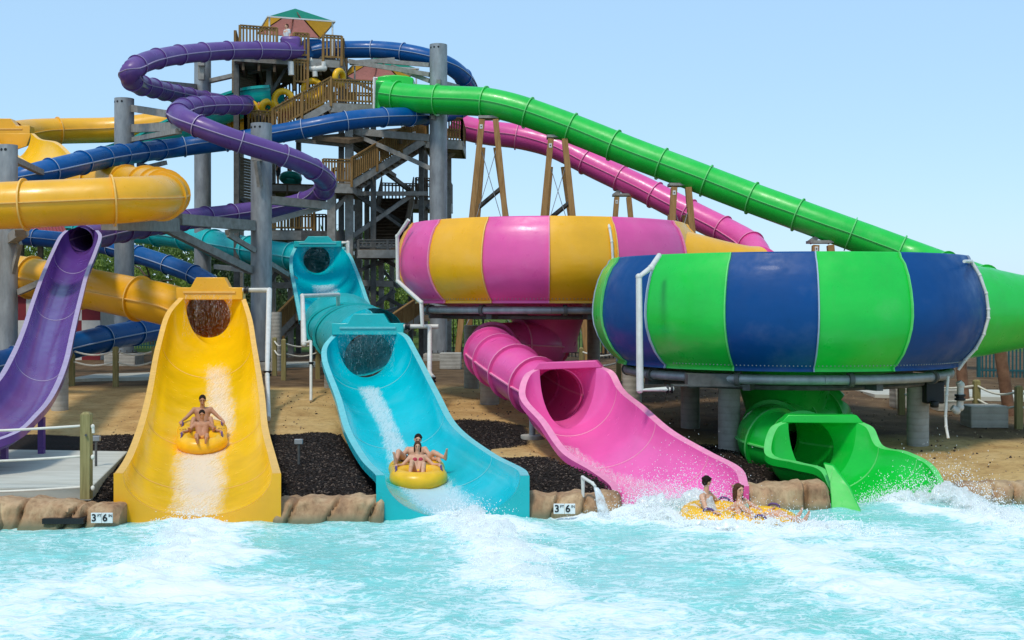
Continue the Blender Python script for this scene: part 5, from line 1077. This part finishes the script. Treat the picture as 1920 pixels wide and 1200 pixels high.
    if body_parts:
        for q in (-1, 1):
            e = MB(); e.ball(hp(q*.033, .083, .012), (.014*s, .009*s, .008*s), 10, R=H); e.build('eye', 'eye', r)
            e = MB(); e.cap(hp(q*.018, .094, .036), hp(q*.05, .084, .034), .0055*s, .004*s, 6); e.build('eyebrow', hair, r)
        e = MB(); rows = [hp(x, .085-.9*abs(x)**1.6*3, -.052+abs(x)*.22) for x in (-.028, -.014, 0, .014, .028)]; e.pipe(rows, [.004*s, .008*s, .010*s, .008*s, .004*s], 8); e.build('mouth', 'lip', r)
        e = MB(); e.pipe([hp(x, .0935-.9*abs(x)**1.6*3, -.050+abs(x)*.22) for x in (-.018, 0, .018)], .0045*s, 6); e.build('teeth', 'teeth', r)
    for nm, mat, kind in wear:
        c = MB()
        if kind == 'shorts':
            c.cap(J['hipL'], J['hipR'], .118*k, .118*k, 12); c.cap(J['pel']+upt*.03*s-lat*.05*s, J['pel']+upt*.03*s+lat*.05*s, .118*k, .118*k, 10)
            for S in 'LR': c.cap(J['hip'+S], J['hip'+S].lerp(J['kn'+S], .55), .108*k, .092*k, 12)
        elif kind == 'brief':
            c.cap(J['hipL'], J['hipR'], .114*k, .114*k, 12)
        elif kind == 'top':
            for q in (-1, 1): c.ball(J['chest']+lat*q*.07*s+fwd*.065*s-upt*.015*s, (.07*k, .066*k, .066*k), 12, R=Matrix((lat, fwd, upt)).transposed()); c.cap(J['chest']+lat*q*.07*s+fwd*.105*s, J['neck']+lat*q*.045*s+fwd*.03*s, .014*s, .013*s, 6)
            c.cap(J['chest']-lat*.11*s-upt*.03*s, J['chest']+lat*.11*s-upt*.03*s, .078*k, .078*k, 8)
        elif kind == 'suit':
            for q in (-1, 1): c.cap(J['pel']+plat*q*.055*s, J['chest']+lat*q*.072*s, .110*k, .113*k, 12); c.cap(J['chest']+lat*q*.09*s+fwd*.09*s, J['neck']+lat*q*.085*s, .024*s, .022*s, 8)
            c.cap(J['hipL'], J['hipR'], .112*k, .112*k, 12); c.cap(J['chest']-lat*.08*s, J['chest']+lat*.08*s, .118*k, .118*k, 10)
        elif kind == 'shirt':
            for q in (-1, 1): c.cap(J['pel']+plat*q*.055*s, J['chest']+lat*q*.075*s, .113*k, .118*k, 12)
            c.cap(J['shL'], J['shR'], .07*k, .07*k, 10)
            for S in 'LR': c.cap(J['sh'+S], J['sh'+S].lerp(J['el'+S], .6), .066*k, .055*k, 8)
        remesh(c, nm, mat, r, voxel*s*1.1, 2)
    return r
def sym(d):
    out = {}
    for k_, v in d.items():
        if k_[0] == '*': out[k_[1:]+'L'] = (-v[0], v[1], v[2]); out[k_[1:]+'R'] = v
        else: out[k_] = v
    return out
def moved(J, dx=0, dy=0, dz=0): return {k_: (v if k_ in ('face', 'hdL', 'hdR', 'pnL', 'pnR') else (v[0]+dx, v[1]+dy, v[2]+dz)) for k_, v in J.items()}
rear = sym({'pel': (0, -.60, -.02), 'chest': (0, -.78, .36), 'neck': (0, -.81, .52), 'head': (0, -.79, .70), 'face': (0, 1, -.06), '*sh': (.20, -.80, .45), '*el': (.40, -.66, .28), '*wr': (.50, -.45, .26), '*hip': (.095, -.56, .0), '*kn': (.20, -.14, .40), '*an': (.27, .22, .22), '*toe': (.30, .36, .34), '*hd': (.15, 1, -.1)})
front = sym({'pel': (0, .34, .0), 'chest': (0, .14, .29), 'neck': (0, .08, .41), 'head': (0, .08, .58), 'face': (0, 1, -.05), '*sh': (.155, .10, .35), '*el': (.33, .22, .20), '*wr': (.46, .42, .25), '*hip': (.08, .38, .0), '*kn': (.12, .76, .26), '*an': (.10, 1.08, .20), '*toe': (.13, 1.15, .32), '*hd': (.1, 1, -.2)})
def floor_at(st, y):
    for (L, R, h), (L2, R2, h2) in zip(st, st[1:]):
        y0, y1 = (L.y+R.y)/2, (L2.y+R2.y)/2
        if y1 <= y <= y0: t = (y-y0)/(y1-y0); return ((L.z+R.z)/2-h)*(1-t)+((L2.z+R2.z)/2-h2)*t
def seat(st, u, y):
    z0, za, zb = floor_at(st, y), floor_at(st, y+.9), floor_at(st, y-.9); return V((ux(u, y), y, max(z0, (za+zb)/2)+.185)), -math.atan2(za-zb, 1.8)
# yellow chute
rp, rx = seat(st_y, 379, 28.3); rp.z += .03; rx -= .05; ry = PI+.235
rf1 = make_raft('yellow two seat raft carrying a man and a boy down the yellow chute'); xf(rf1, rp, ry, rx)
p1 = person('shirtless man with short dark hair at the back of the yellow chute raft', rear, 'skin_tan', 'hair_dark', [('swim_shorts', 'cloth_dark', 'shorts')], 1.0); xf(p1, rp, ry, rx)
p2 = person('grinning boy in orange shorts at the front of the raft in the yellow chute', front, 'skin_tan', 'hair_dark', [('swim_shorts', 'shorts_orange', 'shorts')], .86); xf(p2, rp, ry, rx)
# turquoise chute: the man at the back has both legs thrown wide over the tube
rp, rx = seat(st_t, 783, 24.6); rx -= .04; ry = PI+.12
rf2 = dup(rf1, rp, 'yellow two seat raft in the lower turquoise chute, white water under it'); xf(rf2, rp, ry, rx)
rear2 = dict(rear); rear2.update({'pel': (0, -.50, .0), 'chest': (0, -.62, .30), 'neck': (0, -.64, .44), 'head': (-.03, -.62, .60), 'shL': (-.185, -.63, .38), 'shR': (.185, -.63, .38), 'knR': (.40, -.20, .42), 'anR': (.46, .02, .26), 'toeR': (.50, .05, .46), 'knL': (-.36, -.36, .36), 'anL': (-.58, -.08, .30), 'toeL': (-.60, .02, .50), 'elR': (.36, -.42, .24), 'wrR': (.46, -.16, .25), 'elL': (-.34, -.40, .22), 'wrL': (-.46, -.16, .25)})
p3 = person('person with wet dark hair and feet raised, at the back of the turquoise chute raft', rear2, 'skin', 'hair_dark', [('swim_shorts', 'cloth_dark', 'shorts')], .98); xf(p3, rp, ry, rx)
fr2 = moved(front, 0, -.14, -.02); fr2.update({'knR': (.14, .52, .34), 'anR': (.20, .66, .06), 'toeR': (.22, .78, .08), 'knL': (-.10, .56, .30), 'anL': (-.06, .78, .04), 'toeL': (-.05, .9, .08)})
p4 = person('smiling girl in a red swimsuit at the front of the raft in the turquoise chute', fr2, 'skin', 'hair_brown', [('swimsuit', 'suit_red', 'brief'), ('swim_top', 'suit_red', 'top')], .85, longhair=.3); xf(p4, rp, ry, rx)
# in the pool by the pink slide
rp, ry, rx = P(1386, 973, 20.6), math.radians(-116), math.radians(-3)
rf3 = dup(rf1, rp, 'yellow two seat raft splashing into the pool at the pink slide mouth'); xf(rf3, rp, ry, rx, math.radians(4))
fr3 = moved(front, 0, -.12, -.09); fr3.update({'knR': (.14, .66, .20), 'anR': (.16, 1.04, .16), 'toeR': (.20, 1.12, .36), 'knL': (-.12, .68, .18), 'anL': (-.10, 1.10, .08), 'toeL': (-.10, 1.18, .27), 'face': (.55, .8, .02), 'head': (.02, -.03, .51)})
p5 = person('woman with long brown hair and a pale green bikini top, in the pool raft', fr3, 'skin', 'hair_brown', [('bikini_top', 'suit_mint', 'top'), ('bikini_bottom', 'suit_mint', 'brief')], .97, longhair=.8); xf(p5, rp, ry, rx)
re3 = moved(rear, 0, .16, -.10); re3.update({'face': (-.75, .55, -.05)})
p6 = person('child with tied back dark hair and white top at back of the pool raft', re3, 'skin', 'hair_dark', [('swim_top', 'suit_white', 'suit')], .84, bun=1); xf(p6, rp, ry, rx)

# people waiting on the tower
stand = lambda a=0., lean=0.: {'pel': (0, 0, .95), 'chest': (0, lean, 1.28), 'neck': (0, lean, 1.45), 'head': (0, lean+.02, 1.62), 'face': (math.sin(a), math.cos(a), 0), 'shL': (-.18, lean, 1.40), 'shR': (.18, lean, 1.40), 'elL': (-.25, lean-.02, 1.12), 'elR': (.26, lean+.04, 1.13), 'wrL': (-.24, lean+.12, .90), 'wrR': (.20, lean+.22, 1.0), 'hipL': (-.09, 0, .92), 'hipR': (.09, 0, .92), 'knL': (-.10, .02, .50), 'knR': (.11, .04, .50), 'anL': (-.11, 0, .09), 'anR': (.13, .02, .09), 'toeL': (-.13, .16, .04), 'toeR': (.16, .18, .04)}
def waiter(u, vfeet, d, z, label, skin, hair, wear, s=1, yaw=PI, a=0.):
    p = person(label, stand(a), skin, hair, wear, 1.0, .024, body_parts=False); p.location = on(u, 0, d, z); p.rotation_euler = (0, 0, yaw); p.scale = (s, s, s); return p
waiter(538, 0, 61.4, z1, 'person in a pale tank top standing at the purple slide entrance on the tower top', 'skin', 'hair_brown', [('tank_top', 'suit_white', 'shirt'), ('shorts', 'cloth_dark', 'shorts')], .98, PI*.75)
waiter(486, 0, 60.6, z3-.05, 'shirtless man leaning on the rail of the left tower landing', 'skin', 'hair_dark', [('swim_shorts', 'cloth_dark', 'shorts')])
waiter(502, 0, 61, z3-.15, 'person behind the shirtless man on the left tower landing', 'skin_tan', 'hair_dark', [('shirt', 'cloth_dark', 'shirt'), ('shorts', 'cloth_dark', 'shorts')], .95)
waiter(536, 0, 61.2, z3+.35, 'person with a yellow ring over the shoulder on the tower stairs', 'skin_tan', 'hair_dark', [('shorts', 'suit_red', 'shorts')], .97, PI*1.2)
waiter(526, 0, 61.6, z3+.2, 'child beside the yellow ring on the tower stairs', 'skin', 'hair_dark', [('shorts', 'cloth_dark', 'shorts')], .8)
waiter(646, 0, 62.5, z2, 'person in dark clothes and dark cap beside the green tube stairs', 'skin', 'hair_dark', [('shirt', 'suit_white', 'shirt'), ('shorts', 'cloth_dark', 'shorts')], 1.0)
waiter(583, 0, 62.4, z2-1.0, 'person carrying the upright yellow ring up the tower stairs', 'skin_tan', 'hair_dark', [('shorts', 'cloth_dark', 'shorts')], .95, PI*1.1)
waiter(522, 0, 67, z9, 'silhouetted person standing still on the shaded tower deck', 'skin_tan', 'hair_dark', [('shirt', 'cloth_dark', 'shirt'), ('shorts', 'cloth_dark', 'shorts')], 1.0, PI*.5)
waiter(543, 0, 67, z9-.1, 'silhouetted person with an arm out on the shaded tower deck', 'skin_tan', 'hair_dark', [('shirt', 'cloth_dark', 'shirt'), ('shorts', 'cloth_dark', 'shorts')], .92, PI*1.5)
def ring(u, v, d, label, tilt, col='raft', R=.44, r_=.16, yaw=0):
    mb = MB(); rows = []
    for i in range(37):
        a = 2*PI*i/36; rows.append([V((math.cos(a), 0, math.sin(a)))*(R+r_*math.cos(2*PI*j/14))+V((0, 1, 0))*r_*math.sin(2*PI*j/14) for j in range(14)])
    mb.grid(rows, 0, True); o = mb.build('swim_ring', col); tag(o, label, 'swim ring', 'yellow swim rings on the tower'); o.location = P(u, v-4, d); o.rotation_euler = (tilt, 0, yaw); return o
ring(531, 192, 60.8, 'yellow ring held upright on the lower part of the tower stairs', .1)
ring(586, 172, 61.6, 'yellow ring held upright in the middle of the tower stairs', .05, yaw=.3)
ring(636, 150, 61.6, 'yellow ring at the head of the stairs beside the green tube', .1, R=.34, yaw=1.1)
ring(470, 209, 60.6, 'yellow ring standing behind the rail at the left end of the left landing', .2, R=.3)
ring(502, 206, 60.7, 'yellow ring standing behind the rail at the right end of the left landing', .3, R=.3, yaw=.5)
ring(592, 191, 61.9, 'yellow ring lower down behind the stair rail, under the middle ring', .1, R=.32, yaw=.4)
ring(545, 338, 66.4, 'dark teal ring carried flat on the shaded tower deck', 1.2, 'aqua', .42, .2)

# ---------------------------------------------------------------- trees, fences and buildings behind
def tree(x, y, h, r, label, mat, n=1800, ls=.22, trunk=.35, seed=1, squash=.85, group='trees beyond the slides'):
    rnd = random.Random(seed); b = base(x, y); t = thing('tree', label, 'tree', b, group); mb = MB(); top = b+V((rnd.uniform(-.3, .3), 0, h*.62))
    mb.pipe([b+V((0, 0, -.2)), b+V((.08, 0, h*.2)), top], [.035*h, .028*h, .01*h], 8)
    tips = []
    for i in range(9):
        a = rnd.uniform(0, 2*PI); s = b.lerp(top, rnd.uniform(.35, .95)); e = s+V((math.cos(a)*r*.7, math.sin(a)*r*.7, h*rnd.uniform(.08, .3))); mb.pipe([s, s.lerp(e, .5)+V((0, 0, .05*h)), e], [.014*h, .009*h, .004*h], 6); tips.append(e)
    mb.build('trunk', 'bark', t)
    cl = []
    for i in range(34):
        a = rnd.uniform(0, 2*PI); q = rnd.random()**.5; z = rnd.uniform(.22, 1); w = math.sin(PI*min(1, z*.85+.12))**.6; cl.append((V((math.cos(a)*r*q*w, math.sin(a)*r*q*w, h*z*squash+h*.12)), rnd.uniform(.16, .32)*r))
    lb = MB()
    for i in range(int(n*1.7)):
        c, cr = cl[rnd.randrange(len(cl))]; d = V((rnd.gauss(0, 1), rnd.gauss(0, 1), rnd.gauss(0, .8))).normalized()*cr*rnd.random()**.35; p = b+c+d; s = ls*rnd.uniform(.6, 1.3); R = Euler((rnd.uniform(0, PI), rnd.uniform(0, PI), rnd.uniform(0, PI))).to_matrix()
        lb.add([p+R @ V(v)*s for v in ((-.5, 0, 0), (0, -.28, .06), (.5, 0, 0), (0, .28, .06))], [(0, 1, 2, 3)])
    lb.build('crown', mat, t, smooth=False, fix=False); return t
T = lambda u, vt, d, r, label, mat, n=1700, ls=.24, seed=1: tree(ux(u, d), d, P(u, vt, d).z-gz(ux(u, d), d), r, label, mat, n, ls, seed=seed)
T(-20, 432, 84, 4.2, 'bushy green tree behind the left edge, beyond the red roof', 'leaf', 2200, .3, 1)
T(75, 452, 78, 3.0, 'lime green bush seen under the red roof', 'leaf_lime', 1800, .26, 2)
T(160, 455, 82, 2.8, 'bright green bush between the purple chute and the bare topped column', 'leaf_lime', 1900, .26, 3)
T(205, 452, 86, 3.2, 'lime green tree just left of the bare topped column', 'leaf_lime', 1900, .27, 4)
T(285, 448, 80, 2.8, 'light green bush behind the lower blue tube', 'leaf_lime', 1900, .26, 5)
T(340, 458, 90, 3.2, 'mid green tree behind the turquoise tube', 'leaf', 1700, .3, 6)
T(425, 470, 88, 3.4, 'dark green tree left of the dark grey steel column', 'leaf_dark', 2000, .3, 7)
T(455, 480, 96, 3.4, 'dark tree close behind the tall dark grey column', 'leaf_dark', 1700, .3, 8)
T(520, 438, 92, 2.6, 'small dark tree top showing above the upper turquoise header', 'leaf_dark', 1500, .26, 9)
T(690, 492, 95, 3.6, 'mid green tree seen through the tower frame', 'leaf', 2000, .32, 10)
T(735, 486, 100, 3.6, 'light green tree right of the tower frame', 'leaf_lime', 1900, .32, 11)
T(775, 500, 92, 3.2, 'green bush left of the pink and yellow bowl', 'leaf', 1800, .3, 12)
T(650, 520, 86, 3.0, 'dark bush at the foot of the tower', 'leaf_dark', 1500, .28, 13)
T(720, 545, 80, 2.8, 'low light green bush under the tower braces', 'leaf_lime', 1700, .25, 14)
T(860, 600, 84, 3.0, 'light green bush behind the slatted fence under the pink bowl', 'leaf_lime', 1500, .25, 15)
T(1010, 605, 88, 3.0, 'green bush far behind the pink exit tube', 'leaf', 1300, .28, 16)
T(540, 605, 70, 1.8, 'small green shrub behind the ropes near the turquoise chute', 'leaf', 1200, .18, 17)
T(215, 575, 72, 2.4, 'dark shrub behind the yellow tube near the checkered wall', 'leaf_dark', 1300, .22, 18)
T(500, 520, 84, 3.0, 'dark green tree between the grey column and the turquoise chute', 'leaf_dark', 1500, .28, 19)

# the far wood that closes the view behind the trees
mb = MB()
for i in range(15000):
    x = random.uniform(-75, 60); y = random.uniform(112, 135); hz = 7.5+2.6*MN.noise(V((x*.09, 3, 0)))+1.6*MN.noise(V((x*.3, 8, 0))); z0_ = gz(x, y); z = z0_+hz*random.random()**.7 - .5*abs(random.gauss(0, 1)); s_ = random.uniform(.5, 1.0)
    if x > 8: z = z0_+(z-z0_)*.3
    R = Euler((random.uniform(0, PI), random.uniform(0, PI), random.uniform(0, PI))).to_matrix(); p = V((x, y, z)); mb.add([p+R @ V(v)*s_ for v in ((-.5, 0, 0), (0, -.35, .06), (.5, 0, 0), (0, .35, .06))], [(0, 1, 2, 3)])
o = mb.build('treeline', 'leaf', smooth=False, fix=False); tag(o, 'far green wood along the horizon behind the tower', 'trees', kind='stuff')
def picket(p, q, h, label, m, sp=.22, name='fence'):
    p, q = V(p), V(q); r = thing(name, label, 'fence', p); L = (q-p).length; mb = MB(); z = V((0, 0, 1))
    for t in (.12, .88): mb.beam(p+z*h*t, q+z*h*t, .05, .06)
    n = int(L/sp)
    for i in range(n+1): a = p.lerp(q, i/n); mb.box(a+z*h*.5, (.055, .03, h))
    mb.build('picket_panel', m, r, smooth=False); n = max(1, int(L/2.6))
    for i in range(n+1):
        a = p.lerp(q, i/n); mb = MB(); mb.box(a+z*(h*.5+.05), (.12, .12, h+.25)); mb.build('post', m, r, smooth=False)
    return r
picket(base(ux(1000, 66), 66), base(ux(1210, 60), 60), 2.0, 'dark picket fence far behind the pink exit tube', 'fence_dark', .26)
picket(base(ux(826, 70), 70), base(ux(906, 70), 70), 2.2, 'slatted fence right of the tower under the pink bowl', 'fence_dark', .24)
picket(base(ux(1835, 46), 46), base(ux(2150, 44), 44), 2.4, 'dark teal picket fence at the right edge behind the green cone', 'fence_teal', .13)
picket(base(ux(190, 76), 76), base(ux(330, 76), 76), 1.7, 'dark teal picket fence behind the lower yellow tube', 'fence_teal', .16)

def rope_fence(pts, h, label, drop=(.15, .5), r_=.025, w=.16):
    g = thing('rope_fence', label, 'rope fence', pts[0])
    for p in pts: mb = MB(); square_post(mb, p, w, h); mb.build('post', 'post_wood' if w > .15 else 'rail_wood', g, smooth=False)
    for a, b in zip(pts, pts[1:]):
        for dz in drop:
            s = [a.lerp(b, t)+V((0, -.02, h-dz-.14*math.sin(PI*t))) for t in [i/10 for i in range(11)]]; mb = MB(); mb.pipe(s, r_, 6); mb.build('rope', 'rope', g)
B_ = lambda u, d: base(ux(u, d), d)
rope_fence([B_(135, 41), B_(217, 40.5), B_(290, 41), B_(352, 43)], 1.35, 'timber posts with two ropes behind the yellow chute', r_=.03)
rope_fence([B_(515, 47), B_(532, 44), B_(596, 45), B_(660, 46)], 1.5, 'timber posts with ropes between the yellow and turquoise chutes', r_=.03)
rope_fence([B_(1690, 33), B_(1831, 32), B_(1910, 30.5), B_(2010, 30)], 1.1, 'timber posts with two white ropes at the right edge behind the green bowl', r_=.03)
rope_fence([B_(1090, 44), B_(1160, 43), B_(1260, 42), B_(1330, 42)], 1.2, 'timber posts with white ropes between the two bowls', r_=.03)
# walkway behind the yellow chute
mb = MB(); a, b = B_(120, 42.5), B_(420, 46); mb.prism([a, b, b+V((0, 3.2, 0)), a+V((0, 3.2, 0))], (0, 0, .14)); o = mb.build('walkway', 'slab', smooth=False); tag(o, kind='structure')
mb = MB(); a, b = B_(440, 52), B_(680, 54); mb.prism([a, b, b+V((0, 3, 0)), a+V((0, 3, 0))], (0, 0, .14)); o = mb.build('walkway', 'slab', smooth=False); tag(o, kind='structure')
mb = MB(); a, b = B_(1640, 36.5), B_(2200, 35); mb.prism([a, b, b+V((0, 3.5, 0)), a+V((0, 3.5, 0))], (0, 0, .12)); o = mb.build('walkway', 'slab', smooth=False); tag(o, kind='structure')
for u, d, w, h, l in ((1845, 31, .95, .55, 'concrete block beside the rope fence at the right edge'), (1775, 34, .7, .6, 'concrete block behind the white valve pipe'), (1700, 34.5, .8, .6, 'concrete block seen under the green bowl beside its right pillar'), (845, 52, .9, .7, 'pale rough block at the foot of the grey column right of the tower')):
    p = B_(u, d); mb = MB(); mb.box(p+V((0, 0, h/2)), (w, w*.8, h)); o = mb.build('concrete_block', 'concrete', bevel=.03); tag(o, l, 'block', 'concrete blocks lying about')
for u, d, l, tl in ((1893, 33, 'rusty brown leaning pole behind the green cone', .3), (1808, 36, 'rusty brown pole behind the right end of the green bowl', .15)):
    p = B_(u, d); mb = MB(); mb.cyl(p, p+V((-tl, .2, 2.6)), .16, n=14); o = mb.build('pole', 'rust'); tag(o, l, 'pole')
# small boxes on the mulch
for u, v, d, l in ((560, 828, 24.4, 'small grey utility box on a stake in the mulch between the yellow and turquoise chutes'), (180, 822, 23.6, 'small grey utility box on a stake behind the rope post')):
    p = base(ux(u, d), d); z = P(u, v, d).z; t = thing('utility_box', l, 'utility box', p); mb = MB(); mb.box((p.x, p.y, z), (.16, .1, .1)); mb.build('box', 'steel', t, bevel=.01); mb = MB(); mb.cyl(p, (p.x, p.y, z-.04), .025, n=8); mb.build('stake', 'steel_dark', t)
# checkered building and red roofed shelter at left
cb = thing('building', 'red and white checkered building behind the purple chute', 'building', B_(60, 60))
mb = MB(); p0, p1 = on(-90, 0, 60, 0), on(188, 0, 60, 0); zb, zt = P(0, 690, 60).z, P(0, 556, 60).z; nx_, nz_ = 8, 3
for i in range(nx_):
    for j in range(nz_):
        a, b = p0.lerp(p1, i/nx_), p0.lerp(p1, (i+1)/nx_); za, z_ = zb+(zt-zb)*j/nz_, zb+(zt-zb)*(j+1)/nz_; mb.add([V((a.x, a.y, za)), V((b.x, b.y, za)), V((b.x, b.y, z_)), V((a.x, a.y, z_))], [(0, 1, 2, 3)], (i+j) % 2)
mb.build('wall', ['check_white', 'check_red'], cb, smooth=False)
mb = MB(); mb.box(((p0.x+p1.x)/2, 62.04, (zb+zt)/2), (p1.x-p0.x, 4, zt-zb)); mb.build('back_wall', 'check_white', cb, smooth=False); mb = MB(); mb.box(((p0.x+p1.x)/2, 62, zt+.1), (p1.x-p0.x+.3, 4.4, .2)); mb.build('roof', 'check_red', cb, smooth=False)
sh = thing('shelter', 'open shelter with a corrugated red roof below the fat yellow tube', 'shelter', B_(60, 68))
a, b, c, d_ = P(-60, 440, 68), P(128, 440, 68), P(110, 402, 72), P(-60, 402, 72); rows = []
for i in range(121):
    t = i/120; o_ = V((0, 0, .035*math.sin(i*1.6))); rows.append([a.lerp(b, t)+o_, d_.lerp(c, t)+o_])
mb = MB(); mb.grid(rows); mb.build('roof', 'roof_red', sh, fix=False)
for i in range(9): q = a.lerp(b, (i+.5)/9)-V((0, -.1, .22)); mb = MB(); mb.beam(q, q+V((0, 3.6, 1.0)), .12, .22); mb.build('rafter_tail', 'post_wood', sh, smooth=False)
mb = MB(); mb.beam(a-V((0, -.4, .42)), b-V((0, -.4, .42)), .16, .3); mb.build('eave_beam', 'dark_wood', sh, smooth=False)
for u in (-40, 40, 76, 120): q = B_(u, 68.6); mb = MB(); mb.box((q.x, q.y, (q.z+a.z-.5)/2), (.26, .26, a.z-.5-q.z)); mb.build('post', 'dark_wood', sh, smooth=False)
# ---------------------------------------------------------------- light and camera
w = bpy.data.worlds.new('World'); bpy.context.scene.world = w; w.use_nodes = True; nt = w.node_tree; bg = nt.nodes['Background']
sky = nt.nodes.new('ShaderNodeTexSky'); sky.sky_type = 'NISHITA'; sky.sun_disc = False
EL, AZ = math.radians(58), math.radians(205)       # sun behind and to the left of the camera
sky.sun_elevation = EL; sky.sun_rotation = AZ; sky.air_density = 1.0; sky.dust_density = .6; sky.ozone_density = 1.6; sky.altitude = 0
mx = nt.nodes.new('ShaderNodeMix'); mx.data_type = 'RGBA'; mx.inputs[0].default_value = .62; mx.inputs[7].default_value = (3.3, 5.35, 7.5, 1)   # thin bright haze over the clear sky
nt.links.new(sky.outputs[0], mx.inputs[6]); nt.links.new(mx.outputs[2], bg.inputs[0]); bg.inputs[1].default_value = .125
sd = bpy.data.lights.new('sun', 'SUN'); sd.energy = 1.9; sd.angle = math.radians(9); sd.color = (1, .93, .82); so = bpy.data.objects.new('sun', sd); C.objects.link(so)
dirv = V((math.sin(AZ)*math.cos(EL), math.cos(AZ)*math.cos(EL), math.sin(EL))); so.rotation_euler = dirv.to_track_quat('Z', 'Y').to_euler(); so.location = (0, -20, 60)
cd = bpy.data.cameras.new('camera'); cam = bpy.data.objects.new('camera', cd); C.objects.link(cam); cam.location = (0, 0, CZ); cam.rotation_euler = (PI/2, 0, 0)
cd.sensor_width = 36; cd.lens = 36*F/1920; cd.shift_y = -30/1920; cd.clip_start = .1; cd.clip_end = 3000
sc = bpy.context.scene; sc.camera = cam
sc.view_settings.view_transform = 'Standard'; sc.view_settings.look = 'None'; sc.view_settings.gamma = 1; sc.view_settings.exposure = .27
sc.cycles.max_bounces = 10; sc.cycles.diffuse_bounces = 6; sc.cycles.transparent_max_bounces = 96
